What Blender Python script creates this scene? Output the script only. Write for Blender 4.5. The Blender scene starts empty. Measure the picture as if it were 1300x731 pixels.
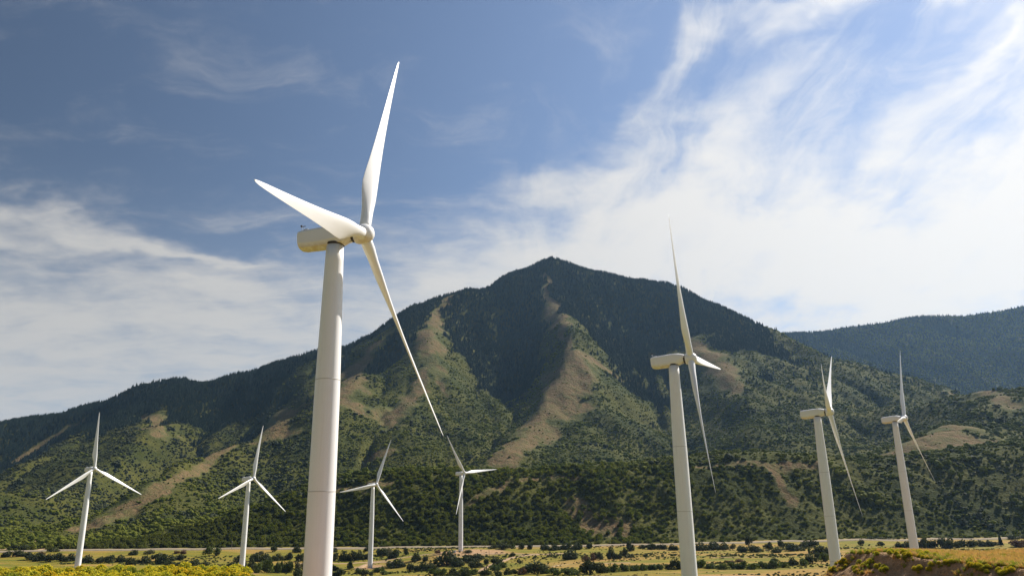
import bpy, math, random
import numpy as np
from mathutils import Matrix, Vector
R = math.radians
random.seed(7)
scene = bpy.context.scene
C = scene.collection

# ------------------------------------------------------------------ camera
F_PX, PITCH, ROLL = 965.9, R(16.401), 0.01541
RIGHT0 = np.array([1.0, 0, 0]); UP0 = np.array([0, -math.sin(PITCH), math.cos(PITCH)]); FWD = np.array([0, math.cos(PITCH), math.sin(PITCH)])
cr, sr = math.cos(ROLL), math.sin(ROLL)
c_right = RIGHT0 * cr - UP0 * sr
c_up = UP0 * cr + RIGHT0 * sr
cam_data = bpy.data.cameras.new('camera'); cam = bpy.data.objects.new('camera', cam_data); C.objects.link(cam)
cam_data.sensor_width = 36; cam_data.lens = F_PX / 1300 * 36
cam_data.clip_start = 0.3; cam_data.clip_end = 40000
cam.matrix_world = Matrix(((c_right[0], c_up[0], -FWD[0], 0), (c_right[1], c_up[1], -FWD[1], 0), (c_right[2], c_up[2], -FWD[2], 0), (0, 0, 0, 1)))
scene.camera = cam

def ray(px, py):
    px = np.asarray(px, float); py = np.asarray(py, float)
    u = (px - 650) / F_PX; v = (365.5 - py) / F_PX
    a = u * cr + v * sr; b = -u * sr + v * cr
    d = FWD + a[..., None] * RIGHT0 + b[..., None] * UP0
    return d
def W(px, py, depth):                      # point seen at a pixel, at a chosen depth (y)
    d = ray(px, py); return d * (np.asarray(depth, float) / d[..., 1])[..., None]

# ------------------------------------------------------------------ light
SUN_AZ, SUN_EL = R(52), R(42)              # azimuth to the right of +Y
SKY_STR = 0.09
scene.view_settings.view_transform = 'Standard'; scene.view_settings.look = 'None'
scene.view_settings.exposure = 0.68; scene.view_settings.gamma = 1.0
sun_d = bpy.data.lights.new('sun', 'SUN'); sun_d.energy = 5.0; sun_d.angle = R(0.5); sun_d.color = (1, 0.93, 0.83)
sun = bpy.data.objects.new('sun', sun_d); C.objects.link(sun)
SV = Vector((math.sin(SUN_AZ) * math.cos(SUN_EL), math.cos(SUN_AZ) * math.cos(SUN_EL), math.sin(SUN_EL)))
sun.rotation_euler = SV.to_track_quat('Z', 'Y').to_euler(); sun.location = SV * 500

world = bpy.data.worlds.new('World'); scene.world = world; world.use_nodes = True
world.cycles.sampling_method = 'MANUAL'; world.cycles.sample_map_resolution = 512
wt = world.node_tree; wt.nodes.clear()

class NT:                                  # small helper for writing node trees
    def __init__(s, t): s.t = t
    def n(s, kind, **kw):
        nd = s.t.nodes.new(kind)
        for k, v in kw.items():
            if k.startswith('i_'):
                key = k[2:]; key = int(key) if key.isdigit() else key
                sock = nd.inputs[key]
                if hasattr(v, 'is_output') or isinstance(v, bpy.types.NodeSocket): s.t.links.new(v, sock)
                else: sock.default_value = v
            else: setattr(nd, k, v)
        return nd
    def put(s, nd, idx, v):
        if isinstance(v, bpy.types.NodeSocket): s.t.links.new(v, nd.inputs[idx])
        else: nd.inputs[idx].default_value = v
    def m(s, op, a, b=0.0, c=0.0, clamp=False):
        nd = s.t.nodes.new('ShaderNodeMath'); nd.operation = op; nd.use_clamp = clamp
        for i, v in enumerate((a, b, c)): s.put(nd, i, v)
        return nd.outputs[0]
    def vm(s, op, a, b=(0, 0, 0), out=0):
        nd = s.t.nodes.new('ShaderNodeVectorMath'); nd.operation = op
        s.put(nd, 0, a); s.put(nd, 1, b)
        return nd.outputs[out]
    def mix(s, fac, a, b, blend='MIX'):
        nd = s.t.nodes.new('ShaderNodeMix'); nd.data_type = 'RGBA'; nd.blend_type = blend
        s.put(nd, 0, fac); s.put(nd, 6, a); s.put(nd, 7, b)
        return nd.outputs[2]
    def noise(s, vec, scale, detail=4, rough=0.55, dist=0.0, col=False):
        nd = s.t.nodes.new('ShaderNodeTexNoise'); s.put(nd, 'Vector', vec)
        nd.inputs['Scale'].default_value = scale; nd.inputs['Detail'].default_value = detail
        nd.inputs['Roughness'].default_value = rough; nd.inputs['Distortion'].default_value = dist
        return nd.outputs[1 if col else 0]
    def ramp(s, fac, lo, hi, smooth=True):
        nd = s.t.nodes.new('ShaderNodeMapRange'); nd.interpolation_type = 'SMOOTHSTEP' if smooth else 'LINEAR'
        s.put(nd, 0, fac); s.put(nd, 1, lo); s.put(nd, 2, hi)
        return nd.outputs[0]

w = NT(wt)
sky = w.n('ShaderNodeTexSky', sky_type='NISHITA', sun_disc=False, sun_elevation=SUN_EL, sun_rotation=SUN_AZ, altitude=1500, air_density=1.0, dust_density=0.7, ozone_density=2.0)
co = w.n('ShaderNodeTexCoord')
dirv = w.vm('NORMALIZE', co.outputs['Generated'])
sep = w.n('ShaderNodeSeparateXYZ', i_0=dirv)
zz = w.m('MAXIMUM', sep.outputs[2], 0.0)
den = w.m('ADD', zz, 0.16)
plane = w.n('ShaderNodeCombineXYZ', i_0=w.m('DIVIDE', sep.outputs[0], den), i_1=w.m('DIVIDE', sep.outputs[1], den), i_2=0.0).outputs[0]
# cirrus: large soft banks placed by direction, their edges broken by wind-drawn noise
warp = w.vm('SCALE', w.vm('SUBTRACT', w.noise(plane, 1.6, 5, 0.6, col=True), (0.5, 0.5, 0.5)), (0, 0, 0))
warp.node.inputs['Scale'].default_value = 0.34
wd = w.vm('ADD', dirv, warp)
def bank(px, py, sx, sy, ang, amp):
    c = ray(px, py); c = c / np.linalg.norm(c)
    e1 = c_right * math.cos(R(ang)) + c_up * math.sin(R(ang)); e1 = e1 - c * (e1 @ c); e1 /= np.linalg.norm(e1)
    e2 = np.cross(c, e1)
    k = 1 / F_PX
    rel = w.vm('SUBTRACT', wd, tuple(c))
    u = w.vm('DOT_PRODUCT', rel, tuple(e1 / (sx * k)), out=1); v = w.vm('DOT_PRODUCT', rel, tuple(e2 / (sy * k)), out=1)
    q = w.m('ADD', w.m('MULTIPLY', u, u), w.m('MULTIPLY', v, v))
    return w.m('MULTIPLY', w.m('EXPONENT', w.m('MULTIPLY', q, -1.0)), amp)
banks = [(1020, 350, 380, 100, 0, 1.25), (1300, 270, 170, 130, 30, 1.25), (880, 235, 150, 50, 40, .7), (700, 240, 110, 38, 10, .55), (830, 110, 75, 28, 62, .6),
         (975, 35, 120, 20, 16, .55), (1190, 5, 50, 14, 20, .6), (1225, 85, 70, 14, 38, .4), (640, 345, 170, 45, 0, .4), (980, 60, 60, 16, 30, .4), (800, 200, 60, 30, 50, .3),
         (70, 300, 210, 40, -12, .8), (260, 345, 90, 15, -5, .6), (110, 470, 240, 56, 4, .72), (330, 425, 130, 34, -5, .5), (-60, 430, 140, 110, 0, .5), (520, 400, 200, 60, 0, .55),
         (1700, 250, 300, 220, 0, .9), (-500, 350, 200, 150, 0, .6)]
tot = None
for b in banks:
    q = bank(*b); tot = q if tot is None else w.m('MAXIMUM', tot, q) if b[5] > .9 else w.m('ADD', tot, q)
def streaks(rot, sc, size, dist):
    mp = w.n('ShaderNodeMapping', i_0=w.vm('ADD', plane, w.vm('MULTIPLY', warp, (.7, .7, 0)))); mp.inputs['Rotation'].default_value = (0, 0, R(rot)); mp.inputs['Scale'].default_value = (*sc, 1)
    return w.noise(mp.outputs[0], size, 10, 0.6, dist)
left_st = streaks(-12, (1.0, 2.6), 2.6, .6); right_st = streaks(-38, (2.8, 1.0), 2.4, .9)
rt = w.ramp(sep.outputs[0], -.12, .12)
streak = w.m('ADD', w.m('MULTIPLY', right_st, rt), w.m('MULTIPLY', left_st, w.m('SUBTRACT', 1.0, rt)))
puff = w.noise(w.vm('ADD', plane, warp), 5.0, 10, 0.62, 0.4)
tex = w.m('ADD', w.m('MULTIPLY', streak, 0.62), w.m('MULTIPLY', puff, 0.38))
cov = w.m('ADD', w.m('MULTIPLY', w.m('MINIMUM', tot, 1.3), 0.95), w.m('MULTIPLY', w.m('SUBTRACT', tex, 0.5), 2.3))
cover = w.m('MULTIPLY', w.ramp(cov, -0.02, 1.22), 0.95)
low = w.ramp(sep.outputs[2], 0.42, 0.0)
skycol = w.mix(0.0, sky.outputs[0], (1, 1, 1, 1))
sunside = w.m('MAXIMUM', w.vm('DOT_PRODUCT', dirv, tuple(SV), out=1), 0.0)
hs = w.n('ShaderNodeHueSaturation', i_Saturation=0.92, i_Color=sky.outputs[0]); w.put(hs, 'Value', w.m('ADD', 0.38, w.m('MULTIPLY', w.m('POWER', sunside, 1.9), 0.72)))
hazecol = w.mix(w.m('MULTIPLY', low, 0.45), hs.outputs[0], (4.4, 4.8, 5.2, 1))
ccol = w.n('ShaderNodeVectorMath', operation='SCALE', i_0=(8.0, 7.75, 7.35)); w.put(ccol, 'Scale', w.m('ADD', 0.50, w.m('MULTIPLY', w.m('POWER', sunside, 3.0), 0.52)))
final = w.mix(cover, hazecol, ccol.outputs[0])
bg = w.n('ShaderNodeBackground', i_0=final, i_1=SKY_STR)
out = w.n('ShaderNodeOutputWorld', i_0=bg.outputs[0])

# ------------------------------------------------------------------ numpy noise
def _hash(ix, iy, seed):
    h = (ix.astype(np.int64) * 374761393 + iy.astype(np.int64) * 668265263 + seed * 1442695041) & 0xffffffff
    h = ((h ^ (h >> 13)) * 1274126177) & 0xffffffff
    return ((h ^ (h >> 16)) & 0xffff) / 65535.0 * 2 * np.pi
def perlin(x, y, seed=0):
    ix = np.floor(x); iy = np.floor(y); fx = x - ix; fy = y - iy
    ux = fx * fx * fx * (fx * (fx * 6 - 15) + 10); uy = fy * fy * fy * (fy * (fy * 6 - 15) + 10)
    def g(dx, dy):
        a = _hash(ix + dx, iy + dy, seed); return np.cos(a) * (fx - dx) + np.sin(a) * (fy - dy)
    return ((g(0, 0) * (1 - ux) + g(1, 0) * ux) * (1 - uy) + (g(0, 1) * (1 - ux) + g(1, 1) * ux) * uy) * 1.5
def fbm(x, y, sc, oct=4, seed=0, gain=.5, ridged=False):
    s = 0; a = 1; t = 0
    for o in range(oct):
        p = perlin(x / sc * 2 ** o + 17.3 * o, y / sc * 2 ** o - 9.1 * o, seed + o)
        if ridged: p = 1 - 2 * np.abs(p)
        s = s + a * p; t += a; a *= gain
    return s / t
def sstep(x, a, b):
    t = np.clip((x - a) / (b - a), 0, 1); return t * t * (3 - 2 * t)

# ------------------------------------------------------------------ terrain
RIDGES = {
 'back_left': [(-150,588,3000),(-60,569,3000),(0,551,3000),(60,533,3000),(120,518,2950),(200,510,2950),(270,486,2900),(330,467,2850),(385,459,2800)],
 'left_shoulder': [(435,437,2600),(480,416,2700),(520,396,2800),(545,384,2900),(575,370,3000),(610,360,3080),(650,352,3160),(680,341,3230)],
 'summit': [(708,330,3300),(735,341,3280),(770,348,3250),(800,354,3200),(830,359,3150),(860,368,3100)],
 'right': [(900,386,3000),(940,403,2900),(980,421,2800),(1020,438,2700),(1060,453,2600),(1110,469,2500),(1160,484,2400),(1195,498,2300)],
 'centre': [(700,357,3130),(698,385,2950),(706,402,2850),(722,432,2560),(732,448,2400),(722,480,2230),(700,522,2040),(668,556,1850),(640,582,1650)],
 'centre_flank': [(760,470,2300),(790,496,2150),(800,530,1950),(790,565,1700)],
 'spur_left': [(560,392,2850),(548,412,2700),(545,440,2500),(546,478,2250),(530,520,2000),(508,560,1750)],
 'spur_mid': [(480,440,2500),(450,470,2300),(430,520,2000),(420,565,1650)],
 'spur_low': [(410,486,2150),(388,508,2020),(345,533,1850),(290,568,1680),(230,605,1500),(170,640,1320),(120,668,1180)],
 'spur_right': [(872,432,2620),(900,455,2420),(925,485,2230),(945,520,1980),(955,555,1700)],
 'spur_right2': [(1000,455,2520),(1020,490,2250),(1035,530,1950),(1040,560,1700)],
 'back_spur_a': [(190,492,2900),(150,530,2600),(90,572,2250),(30,605,1950)],
 'back_spur_b': [(330,492,2550),(255,520,2450),(200,560,2150),(140,606,1850),(60,650,1500)],
 'knob': [(1195,503,1750),(1240,503,1680),(1300,509,1600),(1380,505,1600),(1230,525,1480),(1208,548,1320),(1160,572,1250)],
}
VALLEYS = [(640,405,2900),(645,450,2620),(650,487,2380),(622,530,2050),(600,565,1800),(590,598,1480),
 (810,415,2850),(800,450,2620),(808,490,2330),(818,530,2080),(822,570,1780),(815,592,1450),
 (960,440,2650),(975,490,2300),(985,530,2000),(1000,560,1700),
 (505,450,2480),(490,500,2150),(470,560,1700),
 (395,560,1650),(330,600,1350),(260,640,1180),(420,600,1350),
 (230,600,1950),(130,640,1650),(40,668,1350),(110,540,2720),(60,575,2400),(0,600,2300),(265,545,2300),(-60,620,2000),
 (1090,520,2100),(1130,545,1750),(1110,560,1500),(1170,520,1950),(1280,560,1300),
 (900,575,1500),(1000,572,1480),(700,592,1400),(560,600,1350),(760,588,1400),(640,602,1300)]
BLUFF = [(330,632,1012),(400,622,1012),(450,617,1012),(500,611,1012),(550,608,1012),(600,611,1012),(650,612,1012),(700,610,1012),(750,606,1012),(800,603,1012),(850,598,1012),(900,593,1012),(950,588,1012),(1000,587,1012),(1050,589,1012),(1100,592,1012),(1150,588,1012),(1200,580,1012),(1250,572,1012),(1300,566,1012),(1400,560,1012)]
FOOT = [(-150,700,880),(-50,699,880),(0,698,885),(60,697,885),(120,696,885),(200,694,890),(300,693,890),(400,692,890),(500,691.5,890),(600,690.5,890),(700,689.5,890),(800,688,890),(900,686,890),(1000,683,890),(1100,682,890),(1200,681,890),(1300,680,890),(1450,679,890)]
ROADPX = [(-150,702.5),(-50,701.5),(0,700.5),(60,698.8),(120,698),(200,697),(300,696),(400,695.3),(500,694.6),(600,693.8),(700,692.8),(800,691),(900,689),(1000,686.5),(1100,684.8),(1200,683.6),(1300,682.5),(1450,681)]
ctrl = []
for k, L in RIDGES.items():
    for p in L: ctrl.append(W(*p))
    if k in ('back_left', 'left_shoulder', 'summit', 'right', 'knob'):
        for (a, b, d) in L[::2]:
            if k == 'knob' and d < 1600: continue
            q = W(a, b, d); dd = 500 if k != 'knob' else 200
            s = (d + dd) / d; ctrl.append(np.array([q[0] * s, q[1] * s, q[2] - dd * .38]))
            if k != 'knob':
                s = (d + 1400) / d; ctrl.append(np.array([q[0] * s, q[1] * s, q[2] * .35]))
for (a, b, d) in RIDGES['spur_low'][2:]:
    qq = W(a, b, d); ss = 1 + 190 / d; ctrl.append(np.array([qq[0] * ss - 60, qq[1] * ss, qq[2] - 45]))
for L in (VALLEYS, BLUFF, FOOT): ctrl += [W(*p) for p in L]
for (a, b, d) in BLUFF[3:]:
    qq = W(a, b, d); ctrl.append(np.array([qq[0] * 1.17, qq[1] * 1.17, qq[2] + 13]))
for (a, b) in ROADPX: ctrl.append(W(a, b, 862))
ctrl += [np.array(p, float) for p in [(-30,124,-27),(0,200,-29),(48,225,-30),(130,329,-32),(-200,200,-30),(200,200,-28),(0,350,-30),(100,385,-30.3),(200,385,-30),(300,400,-30),(20,385,-30.2),(-100,380,-34),
 (0,430,-37),(100,430,-37),(200,440,-37),(300,450,-37),(0,520,-38.5),(150,520,-38.5),(300,520,-37.5),(230,465,-37),(-335,616,-38),(-220,647,-43.5),(-132,732,-46.5),(-54,785,-35.5),(-30,790,-35.7),(-75,775,-37),(-300,450,-40),(-150,500,-44),
 (-60,600,-44),(-20,720,-42),(60,700,-40),(200,700,-38.5),(400,700,-38),(-500,700,-40),(-700,600,-40),(600,600,-36),(0,0,-20),(-150,0,-25),(150,0,-22),(0,-150,-25),(-350,150,-30),(350,150,-28),(-1400,1000,0),(1500,1000,20),
 (450,560,-37),(-420,760,-38)]]
ctrl = np.array(ctrl)
def tps_fit(P, z, lam):
    n = len(P); d2 = ((P[:, None] - P[None]) ** 2).sum(-1)
    K = np.where(d2 > 0, .5 * d2 * np.log(np.maximum(d2, 1e-12)), 0) + np.eye(n) * lam
    Q = np.c_[np.ones(n), P]; A = np.zeros((n + 3, n + 3)); A[:n, :n] = K; A[:n, n:] = Q; A[n:, :n] = Q.T
    return np.linalg.solve(A, np.r_[z, 0, 0, 0])
def tps_eval(P, wts, x, y):
    xs = x.ravel(); ys = y.ravel(); o = np.empty_like(xs)
    for s in range(0, len(xs), 40000):
        X = xs[s:s + 40000]; Y = ys[s:s + 40000]
        d2 = (X[:, None] - P[:, 0]) ** 2 + (Y[:, None] - P[:, 1]) ** 2
        o[s:s + 40000] = (.5 * d2 * np.log(np.maximum(d2, 1e-12))) @ wts[:-3] + wts[-3] + wts[-2] * X + wts[-1] * Y
    return o.reshape(x.shape)
SC = 1000.0
TW = tps_fit(ctrl[:, :2] / SC, ctrl[:, 2], 2e-5)
def base_h(x, y): return tps_eval(ctrl[:, :2] / SC, TW, x / SC, y / SC)

def erode(z, dx, K, iters, diff=0.0):
    ny, nx = z.shape; idx = np.arange(ny * nx).reshape(ny, nx)
    for it in range(iters):
        best = np.zeros_like(z); rec = idx.copy(); dist = np.full(z.shape, dx)
        for dy in (-1, 0, 1):
            for dxx in (-1, 0, 1):
                if not (dy or dxx): continue
                zn = np.roll(z, (-dy, -dxx), (0, 1)); dd = dx * math.hypot(dy, dxx)
                sl = (z - zn) / dd
                if dy == 1: sl[-1] = 0
                if dy == -1: sl[0] = 0
                if dxx == 1: sl[:, -1] = 0
                if dxx == -1: sl[:, 0] = 0
                m = sl > best
                best[m] = sl[m]; rec[m] = np.roll(idx, (-dy, -dxx), (0, 1))[m]; dist[m] = dd
        zf = z.ravel().tolist(); order = np.argsort(z.ravel(), kind='stable').tolist(); rl = rec.ravel().tolist()
        A = [dx * dx] * (ny * nx)
        for i in reversed(order):
            r = rl[i]
            if r != i: A[r] += A[i]
        Fq = (K * np.sqrt(np.array(A)) / dist.ravel()).tolist()
        for i in order:
            r = rl[i]
            if r != i: zf[i] = (zf[i] + Fq[i] * zf[r]) / (1 + Fq[i])
        z = np.array(zf).reshape(ny, nx)
        if diff:
            lap = np.zeros_like(z); lap[1:-1, 1:-1] = z[2:, 1:-1] + z[:-2, 1:-1] + z[1:-1, 2:] + z[1:-1, :-2] - 4 * z[1:-1, 1:-1]
            z = z + diff * lap
    return z
def bilin(G, x0, y0, dx, x, y):
    u = np.clip((x - x0) / dx, 0, G.shape[1] - 1.001); v = np.clip((y - y0) / dx, 0, G.shape[0] - 1.001)
    i = u.astype(int); j = v.astype(int); fu = u - i; fv = v - j
    return (G[j, i] * (1 - fu) + G[j, i + 1] * fu) * (1 - fv) + (G[j + 1, i] * (1 - fu) + G[j + 1, i + 1] * fu) * fv
EX0, EY0, EDX = -3400.0, 860.0, 17.0
gx, gy = np.meshgrid(np.arange(EX0, 3401, EDX), np.arange(EY0, 4000, EDX))
Z0 = base_h(gx, gy)
Zn = Z0 + (fbm(gx, gy, 420, 4, 3) * 26 + fbm(gx + gy * .2, gy * .35, 130, 3, 8, ridged=True) * 20 * sstep(Z0, 40, 200) + fbm(gx - gy * .25, gy * .3, 62, 3, 9, ridged=True) * 6 * sstep(Z0, 40, 200) + fbm(gx, gy, 90, 3, 11) * 5) * sstep(Z0, -20, 250)
def poly_dist(x, y, P):
    best = np.full(x.shape, 1e9)
    for p, q in zip(P[:-1], P[1:]):
        dx, dy = q[0] - p[0], q[1] - p[1]; t = np.clip(((x - p[0]) * dx + (y - p[1]) * dy) / (dx * dx + dy * dy), 0, 1)
        best = np.minimum(best, np.hypot(x - p[0] - t * dx, y - p[1] - t * dy))
    return best
wxx = gx + fbm(gx, gy, 200, 3, 5) * 40; wyy = gy + fbm(gx, gy, 200, 3, 6) * 40
CREASE = {'spur_low': (85, 100), 'centre': (62, 130), 'spur_left': (62, 120), 'spur_right': (44, 110), 'centre_flank': (34, 100), 'spur_mid': (44, 90), 'spur_right2': (38, 100), 'back_spur_a': (66, 140), 'back_spur_b': (70, 140), 'knob': (20, 90)}
for k, (a, wd_) in CREASE.items():
    dd = poly_dist(wxx, wyy, [W(*p)[:2] for p in RIDGES[k]])
    p0 = W(*RIDGES[k][0]); a = a * sstep(np.hypot(gx - p0[0], gy - p0[1]), 60, 520) * (1 if k != 'knob' else 1)
    Zn = Zn + a * (np.exp(-dd / wd_) - .55 * np.exp(-((dd - 2.2 * wd_) / (1.2 * wd_)) ** 2))
Z1 = erode(Zn, EDX, 0.015, 9, 0.04)
lowp = sstep(Z0, -38, 60) * sstep(gy, 870, 960)
DEL = (Z1 - Z0) * lowp

EDGE_Y = [0, 40, 50, 63.5, 70, 80, 86, 92, 200]; EDGE_X = [60, 52, 48, 42.8, 39.9, 37.4, 37.0, 36, 30]
def near_h(x, y, b):
    """foreground terraces the photographer looks across"""
    r = np.hypot(x, y)
    n1 = fbm(x, y, 9, 4, 21); n2 = fbm(x, y, 2.2, 3, 31)
    # pit and slope round the camera
    z = np.where(r < 8, -1.7, -1.7 - (r - 8) * .45); z = np.maximum(z, -15 + n1 * .6)
    far = sstep(y, 95, 132)
    z = z * (1 - far) + b * far
    # right terrace with eroded cut bank
    xe = np.interp(y, EDGE_Y, EDGE_X) + n1 * 1.6 + n2 * .5
    rut = fbm(x * .30 + y * .9, y * 1.1 - x * .25, 2.6, 4, 41, ridged=True)
    d = xe - x
    top = -5.0 + fbm(x, y, 14, 3, 51) * .25 + .5 * np.exp(-((x - 39) ** 2 + (y - 82) ** 2) / 30)
    bank = top - np.clip(d, 0, None) * .5 - np.clip(d, 0, 1.2) * .7 + (rut * .55 + n2 * .25) * sstep(d, 0, 1.2) * (1 - .5 * sstep(d, 5, 9))
    zr = np.where(d > 0, bank, top) - np.clip(y - 89, 0, None) * .55
    z = np.maximum(z, np.where(x > 8, zr, -99))
    # left terrace under the yellow brush
    xl = -0.345 * y + n1 * 1.5
    dl = x - xl
    zl = -6.0 + fbm(x, y, 12, 3, 61) * .35 - np.clip(dl, 0, None) * .55 - np.clip(y - 93 + n1 * 2, 0, None) * .45 - np.clip(66 - y, 0, None) * .5
    z = np.maximum(z, np.where(x < 5, zl, -99))
    # spoil heap that carries the rubble
    heap = -10.7 + .5 * n1 - ((x - 44) / 7) ** 2 * 2 - ((y - 122) / 9) ** 2 * 6
    z = np.maximum(z, np.maximum(heap, -60))
    return z
def height_raw(x, y):
    b = base_h(x, y)
    inside = (y > EY0)
    b = b + np.where(inside, bilin(DEL, EX0, EY0, EDX, x, y), 0)
    und = fbm(x, y, 75, 3, 71) * 1.8 + fbm(x, y, 18, 2, 75) * .22
    b = b + und * sstep(np.hypot(x, y), 130, 220) * (1 - .85 * sstep(y, 820, 850) * (1 - sstep(y, 880, 960)))
    blf = sstep(b, -34, -10) * (1 - sstep(b, 45, 80)) * (y > 880) * (y < 1200)
    b = b + fbm(x, y, 34, 3, 81) * 2.2 * sstep(b, -10, 80) + blf * (fbm(x + y * .3, y * .35, 75, 4, 83, ridged=True) * 9 - 2)
    near = np.hypot(x, y) < 140
    if near.any():
        nb = near_h(x[near], y[near], b[near]); b = b.copy(); b[near] = nb
    return b
AZ0, AZ1, NA = R(-43), R(43), 720
AZS = np.linspace(AZ0, AZ1, NA)
RS = np.concatenate([np.geomspace(1.5, 55, 50, endpoint=False), np.geomspace(55, 135, 260, endpoint=False), np.geomspace(135, 900, 210, endpoint=False), np.geomspace(900, 3700, 370, endpoint=False), np.geomspace(3700, 4500, 8)])
NR = len(RS)
AA, RR = np.meshgrid(AZS, RS)
TX, TY = RR * np.sin(AA), RR * np.cos(AA)
TZ = np.maximum(height_raw(TX, TY), -56.0)
def height(x, y):
    x = np.asarray(x, float); y = np.asarray(y, float)
    a = (np.arctan2(x, y) - AZ0) / (AZ1 - AZ0) * (NA - 1); a = np.clip(a, 0, NA - 1.001); i = a.astype(int); fa = a - i
    r = np.clip(np.hypot(x, y), RS[0], RS[-1] - 1); j = np.clip(np.searchsorted(RS, r) - 1, 0, NR - 2); fr = (r - RS[j]) / (RS[j + 1] - RS[j])
    return (TZ[j, i] * (1 - fa) + TZ[j, i + 1] * fa) * (1 - fr) + (TZ[j + 1, i] * (1 - fa) + TZ[j + 1, i + 1] * fa) * fr
def hit(px, py, rmin=60):
    """where the view ray through a pixel meets the terrain; y<=0 when it misses"""
    d = ray(np.atleast_1d(px), np.atleast_1d(py)); hd = d / np.hypot(d[:, 0], d[:, 1])[:, None]
    ts = RS[(RS >= rmin) & (RS < 4400)]; ts = np.sort(np.r_[ts, (ts[1:] + ts[:-1]) / 2])
    X = hd[:, 0:1] * ts; Y = hd[:, 1:2] * ts; Z = hd[:, 2:3] * ts
    below = Z < height(X, Y); k = below.argmax(1); ok = below.any(1)
    t1 = ts[k]; t0 = ts[np.maximum(k - 1, 0)]
    for _ in range(12):
        tm = (t0 + t1) / 2; b = hd[:, 2] * tm < height(hd[:, 0] * tm, hd[:, 1] * tm)
        t1 = np.where(b, tm, t1); t0 = np.where(b, t0, tm)
    P = hd * t1[:, None]; P[:, 2] = height(P[:, 0], P[:, 1]); P[~ok] = -1e4
    return P

# ---- ground cover masks, in world space
def seg_dist(x, y, pts):
    best = np.full(x.shape, 1e9); bw = np.zeros(x.shape)
    for (p, q) in zip(pts[:-1], pts[1:]):
        ax, ay, wa = p; bx, by, wb = q
        dx, dy = bx - ax, by - ay; L2 = dx * dx + dy * dy + 1e-9
        t = np.clip(((x - ax) * dx + (y - ay) * dy) / L2, 0, 1)
        d = np.hypot(x - ax - t * dx, y - ay - t * dy) / (wa + (wb - wa) * t)
        best = np.minimum(best, d)
    return best
BARE_PX = [  # dry grass on the spurs: pixel polyline and half width in metres
 [(693,352,10),(697,385,26),(706,402,38),(716,425,14),(722,440,20)],
 [(724,444,20),(728,465,70),(712,500,62),(698,525,52),(672,553,40),(648,575,40),(622,590,34)],
 [(740,450,22),(765,466,26),(785,482,14)],
 [(570,376,10),(556,392,14),(550,412,40),(543,440,44),(545,470,26),(525,500,50),(495,530,50)],
 [(470,445,25),(450,470,40),(440,500,40),(455,520,30)],
 [(430,500,12),(390,512,16),(350,533,32),(345,548,44)],
 [(430,478,8),(395,506,9),(345,533,14),(290,568,11),(230,605,12),(190,628,15)],
 [(205,622,14),(160,645,28),(120,668,28)],
 [(870,432,20),(900,448,42),(925,470,55),(925,500,30)],
 [(1210,545,50),(1180,565,45),(1240,560,30)],
 [(1210,500,30),(1260,505,25),(1290,515,25)],
 [(470,590,26),(490,575,20)],
 [(190,525,18),(205,545,30),(190,560,20)],
 [(110,530,12),(60,560,24),(20,585,22)],
 [(560,470,16),(575,500,12)],[(425,620,10),(480,617,8)],[(1000,600,14),(1020,640,10)],
 [(880,596,5),(950,590,7),(1000,589,9),(1050,591,5)], [(640,613,4),(700,611,6),(745,607,5)], [(395,622,5),(450,618,7),(500,612,6)],
 [(590,650,12),(610,630,10),(640,618,8)],[(735,640,14),(760,660,16),(790,670,18)],
]
BARE = []
for L in BARE_PX:
    P = hit([p[0] for p in L], [p[1] for p in L], 700)
    L2 = [(P[i, 0], P[i, 1], L[i][2]) for i in range(len(L)) if P[i, 1] > 0]
    if len(L2) > 1: BARE.append(L2)
def bareness(x, y):
    wx = x + fbm(x, y, 130, 4, 91) * 65; wy = y + fbm(x, y, 130, 4, 95) * 95
    wx2 = x + fbm(x, y, 130, 4, 91) * 20; wy2 = y + fbm(x, y, 130, 4, 95) * 26
    d = np.full(x.shape, 9.0)
    for L in BARE:
        thin = max(p[2] for p in L) < 30 and len(L) > 2
        d = np.minimum(d, seg_dist(wx2 if thin else wx, wy2 if thin else wy, L))
    b = 1 - sstep(d + fbm(x, y, 55, 4, 99) * 1.0, .4, 1.6)
    return b
TEXT = None
hx = height(TX + 14, TY) - height(TX - 14, TY); hy = height(TX, TY + 14) - height(TX, TY - 14)
def slope_at(x, y):
    return (height(x + 14, y) - height(x - 14, y)) / 28, (height(x, y + 14) - height(x, y - 14)) / 28

# ------------------------------------------------------------------ mesh helpers
def link(o, parent=None):
    C.objects.link(o)
    if parent is not None: o.parent = parent
    return o
def mesh_np(name, V, Fc, mat=None, parent=None, smooth=True, attrs=None, matidx=None):
    me = bpy.data.meshes.new(name)
    V = np.asarray(V, np.float32); Fc = np.asarray(Fc, np.int32)
    k = Fc.shape[1]
    me.vertices.add(len(V)); me.vertices.foreach_set('co', V.ravel())
    me.loops.add(Fc.size); me.loops.foreach_set('vertex_index', Fc.ravel())
    me.polygons.add(len(Fc)); me.polygons.foreach_set('loop_start', np.arange(0, Fc.size, k, dtype=np.int32))
    me.polygons.foreach_set('loop_total', np.full(len(Fc), k, np.int32))
    me.polygons.foreach_set('use_smooth', np.full(len(Fc), smooth, bool))
    for a, v in (attrs or {}).items():
        at = me.attributes.new(a, 'FLOAT', 'POINT'); at.data.foreach_set('value', np.asarray(v, np.float32).ravel())
    for m in (mat if isinstance(mat, (list, tuple)) else [mat]):
        if m: me.materials.append(m)
    if matidx is not None: me.polygons.foreach_set('material_index', np.asarray(matidx, np.int32))
    me.update(); me.validate()
    return link(bpy.data.objects.new(name, me), parent)
def tag(o, label=None, cat=None, group=None, kind=None):
    if label: o['label'] = label
    if cat: o['category'] = cat
    if group: o['group'] = group
    if kind: o['kind'] = kind
    return o
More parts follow.
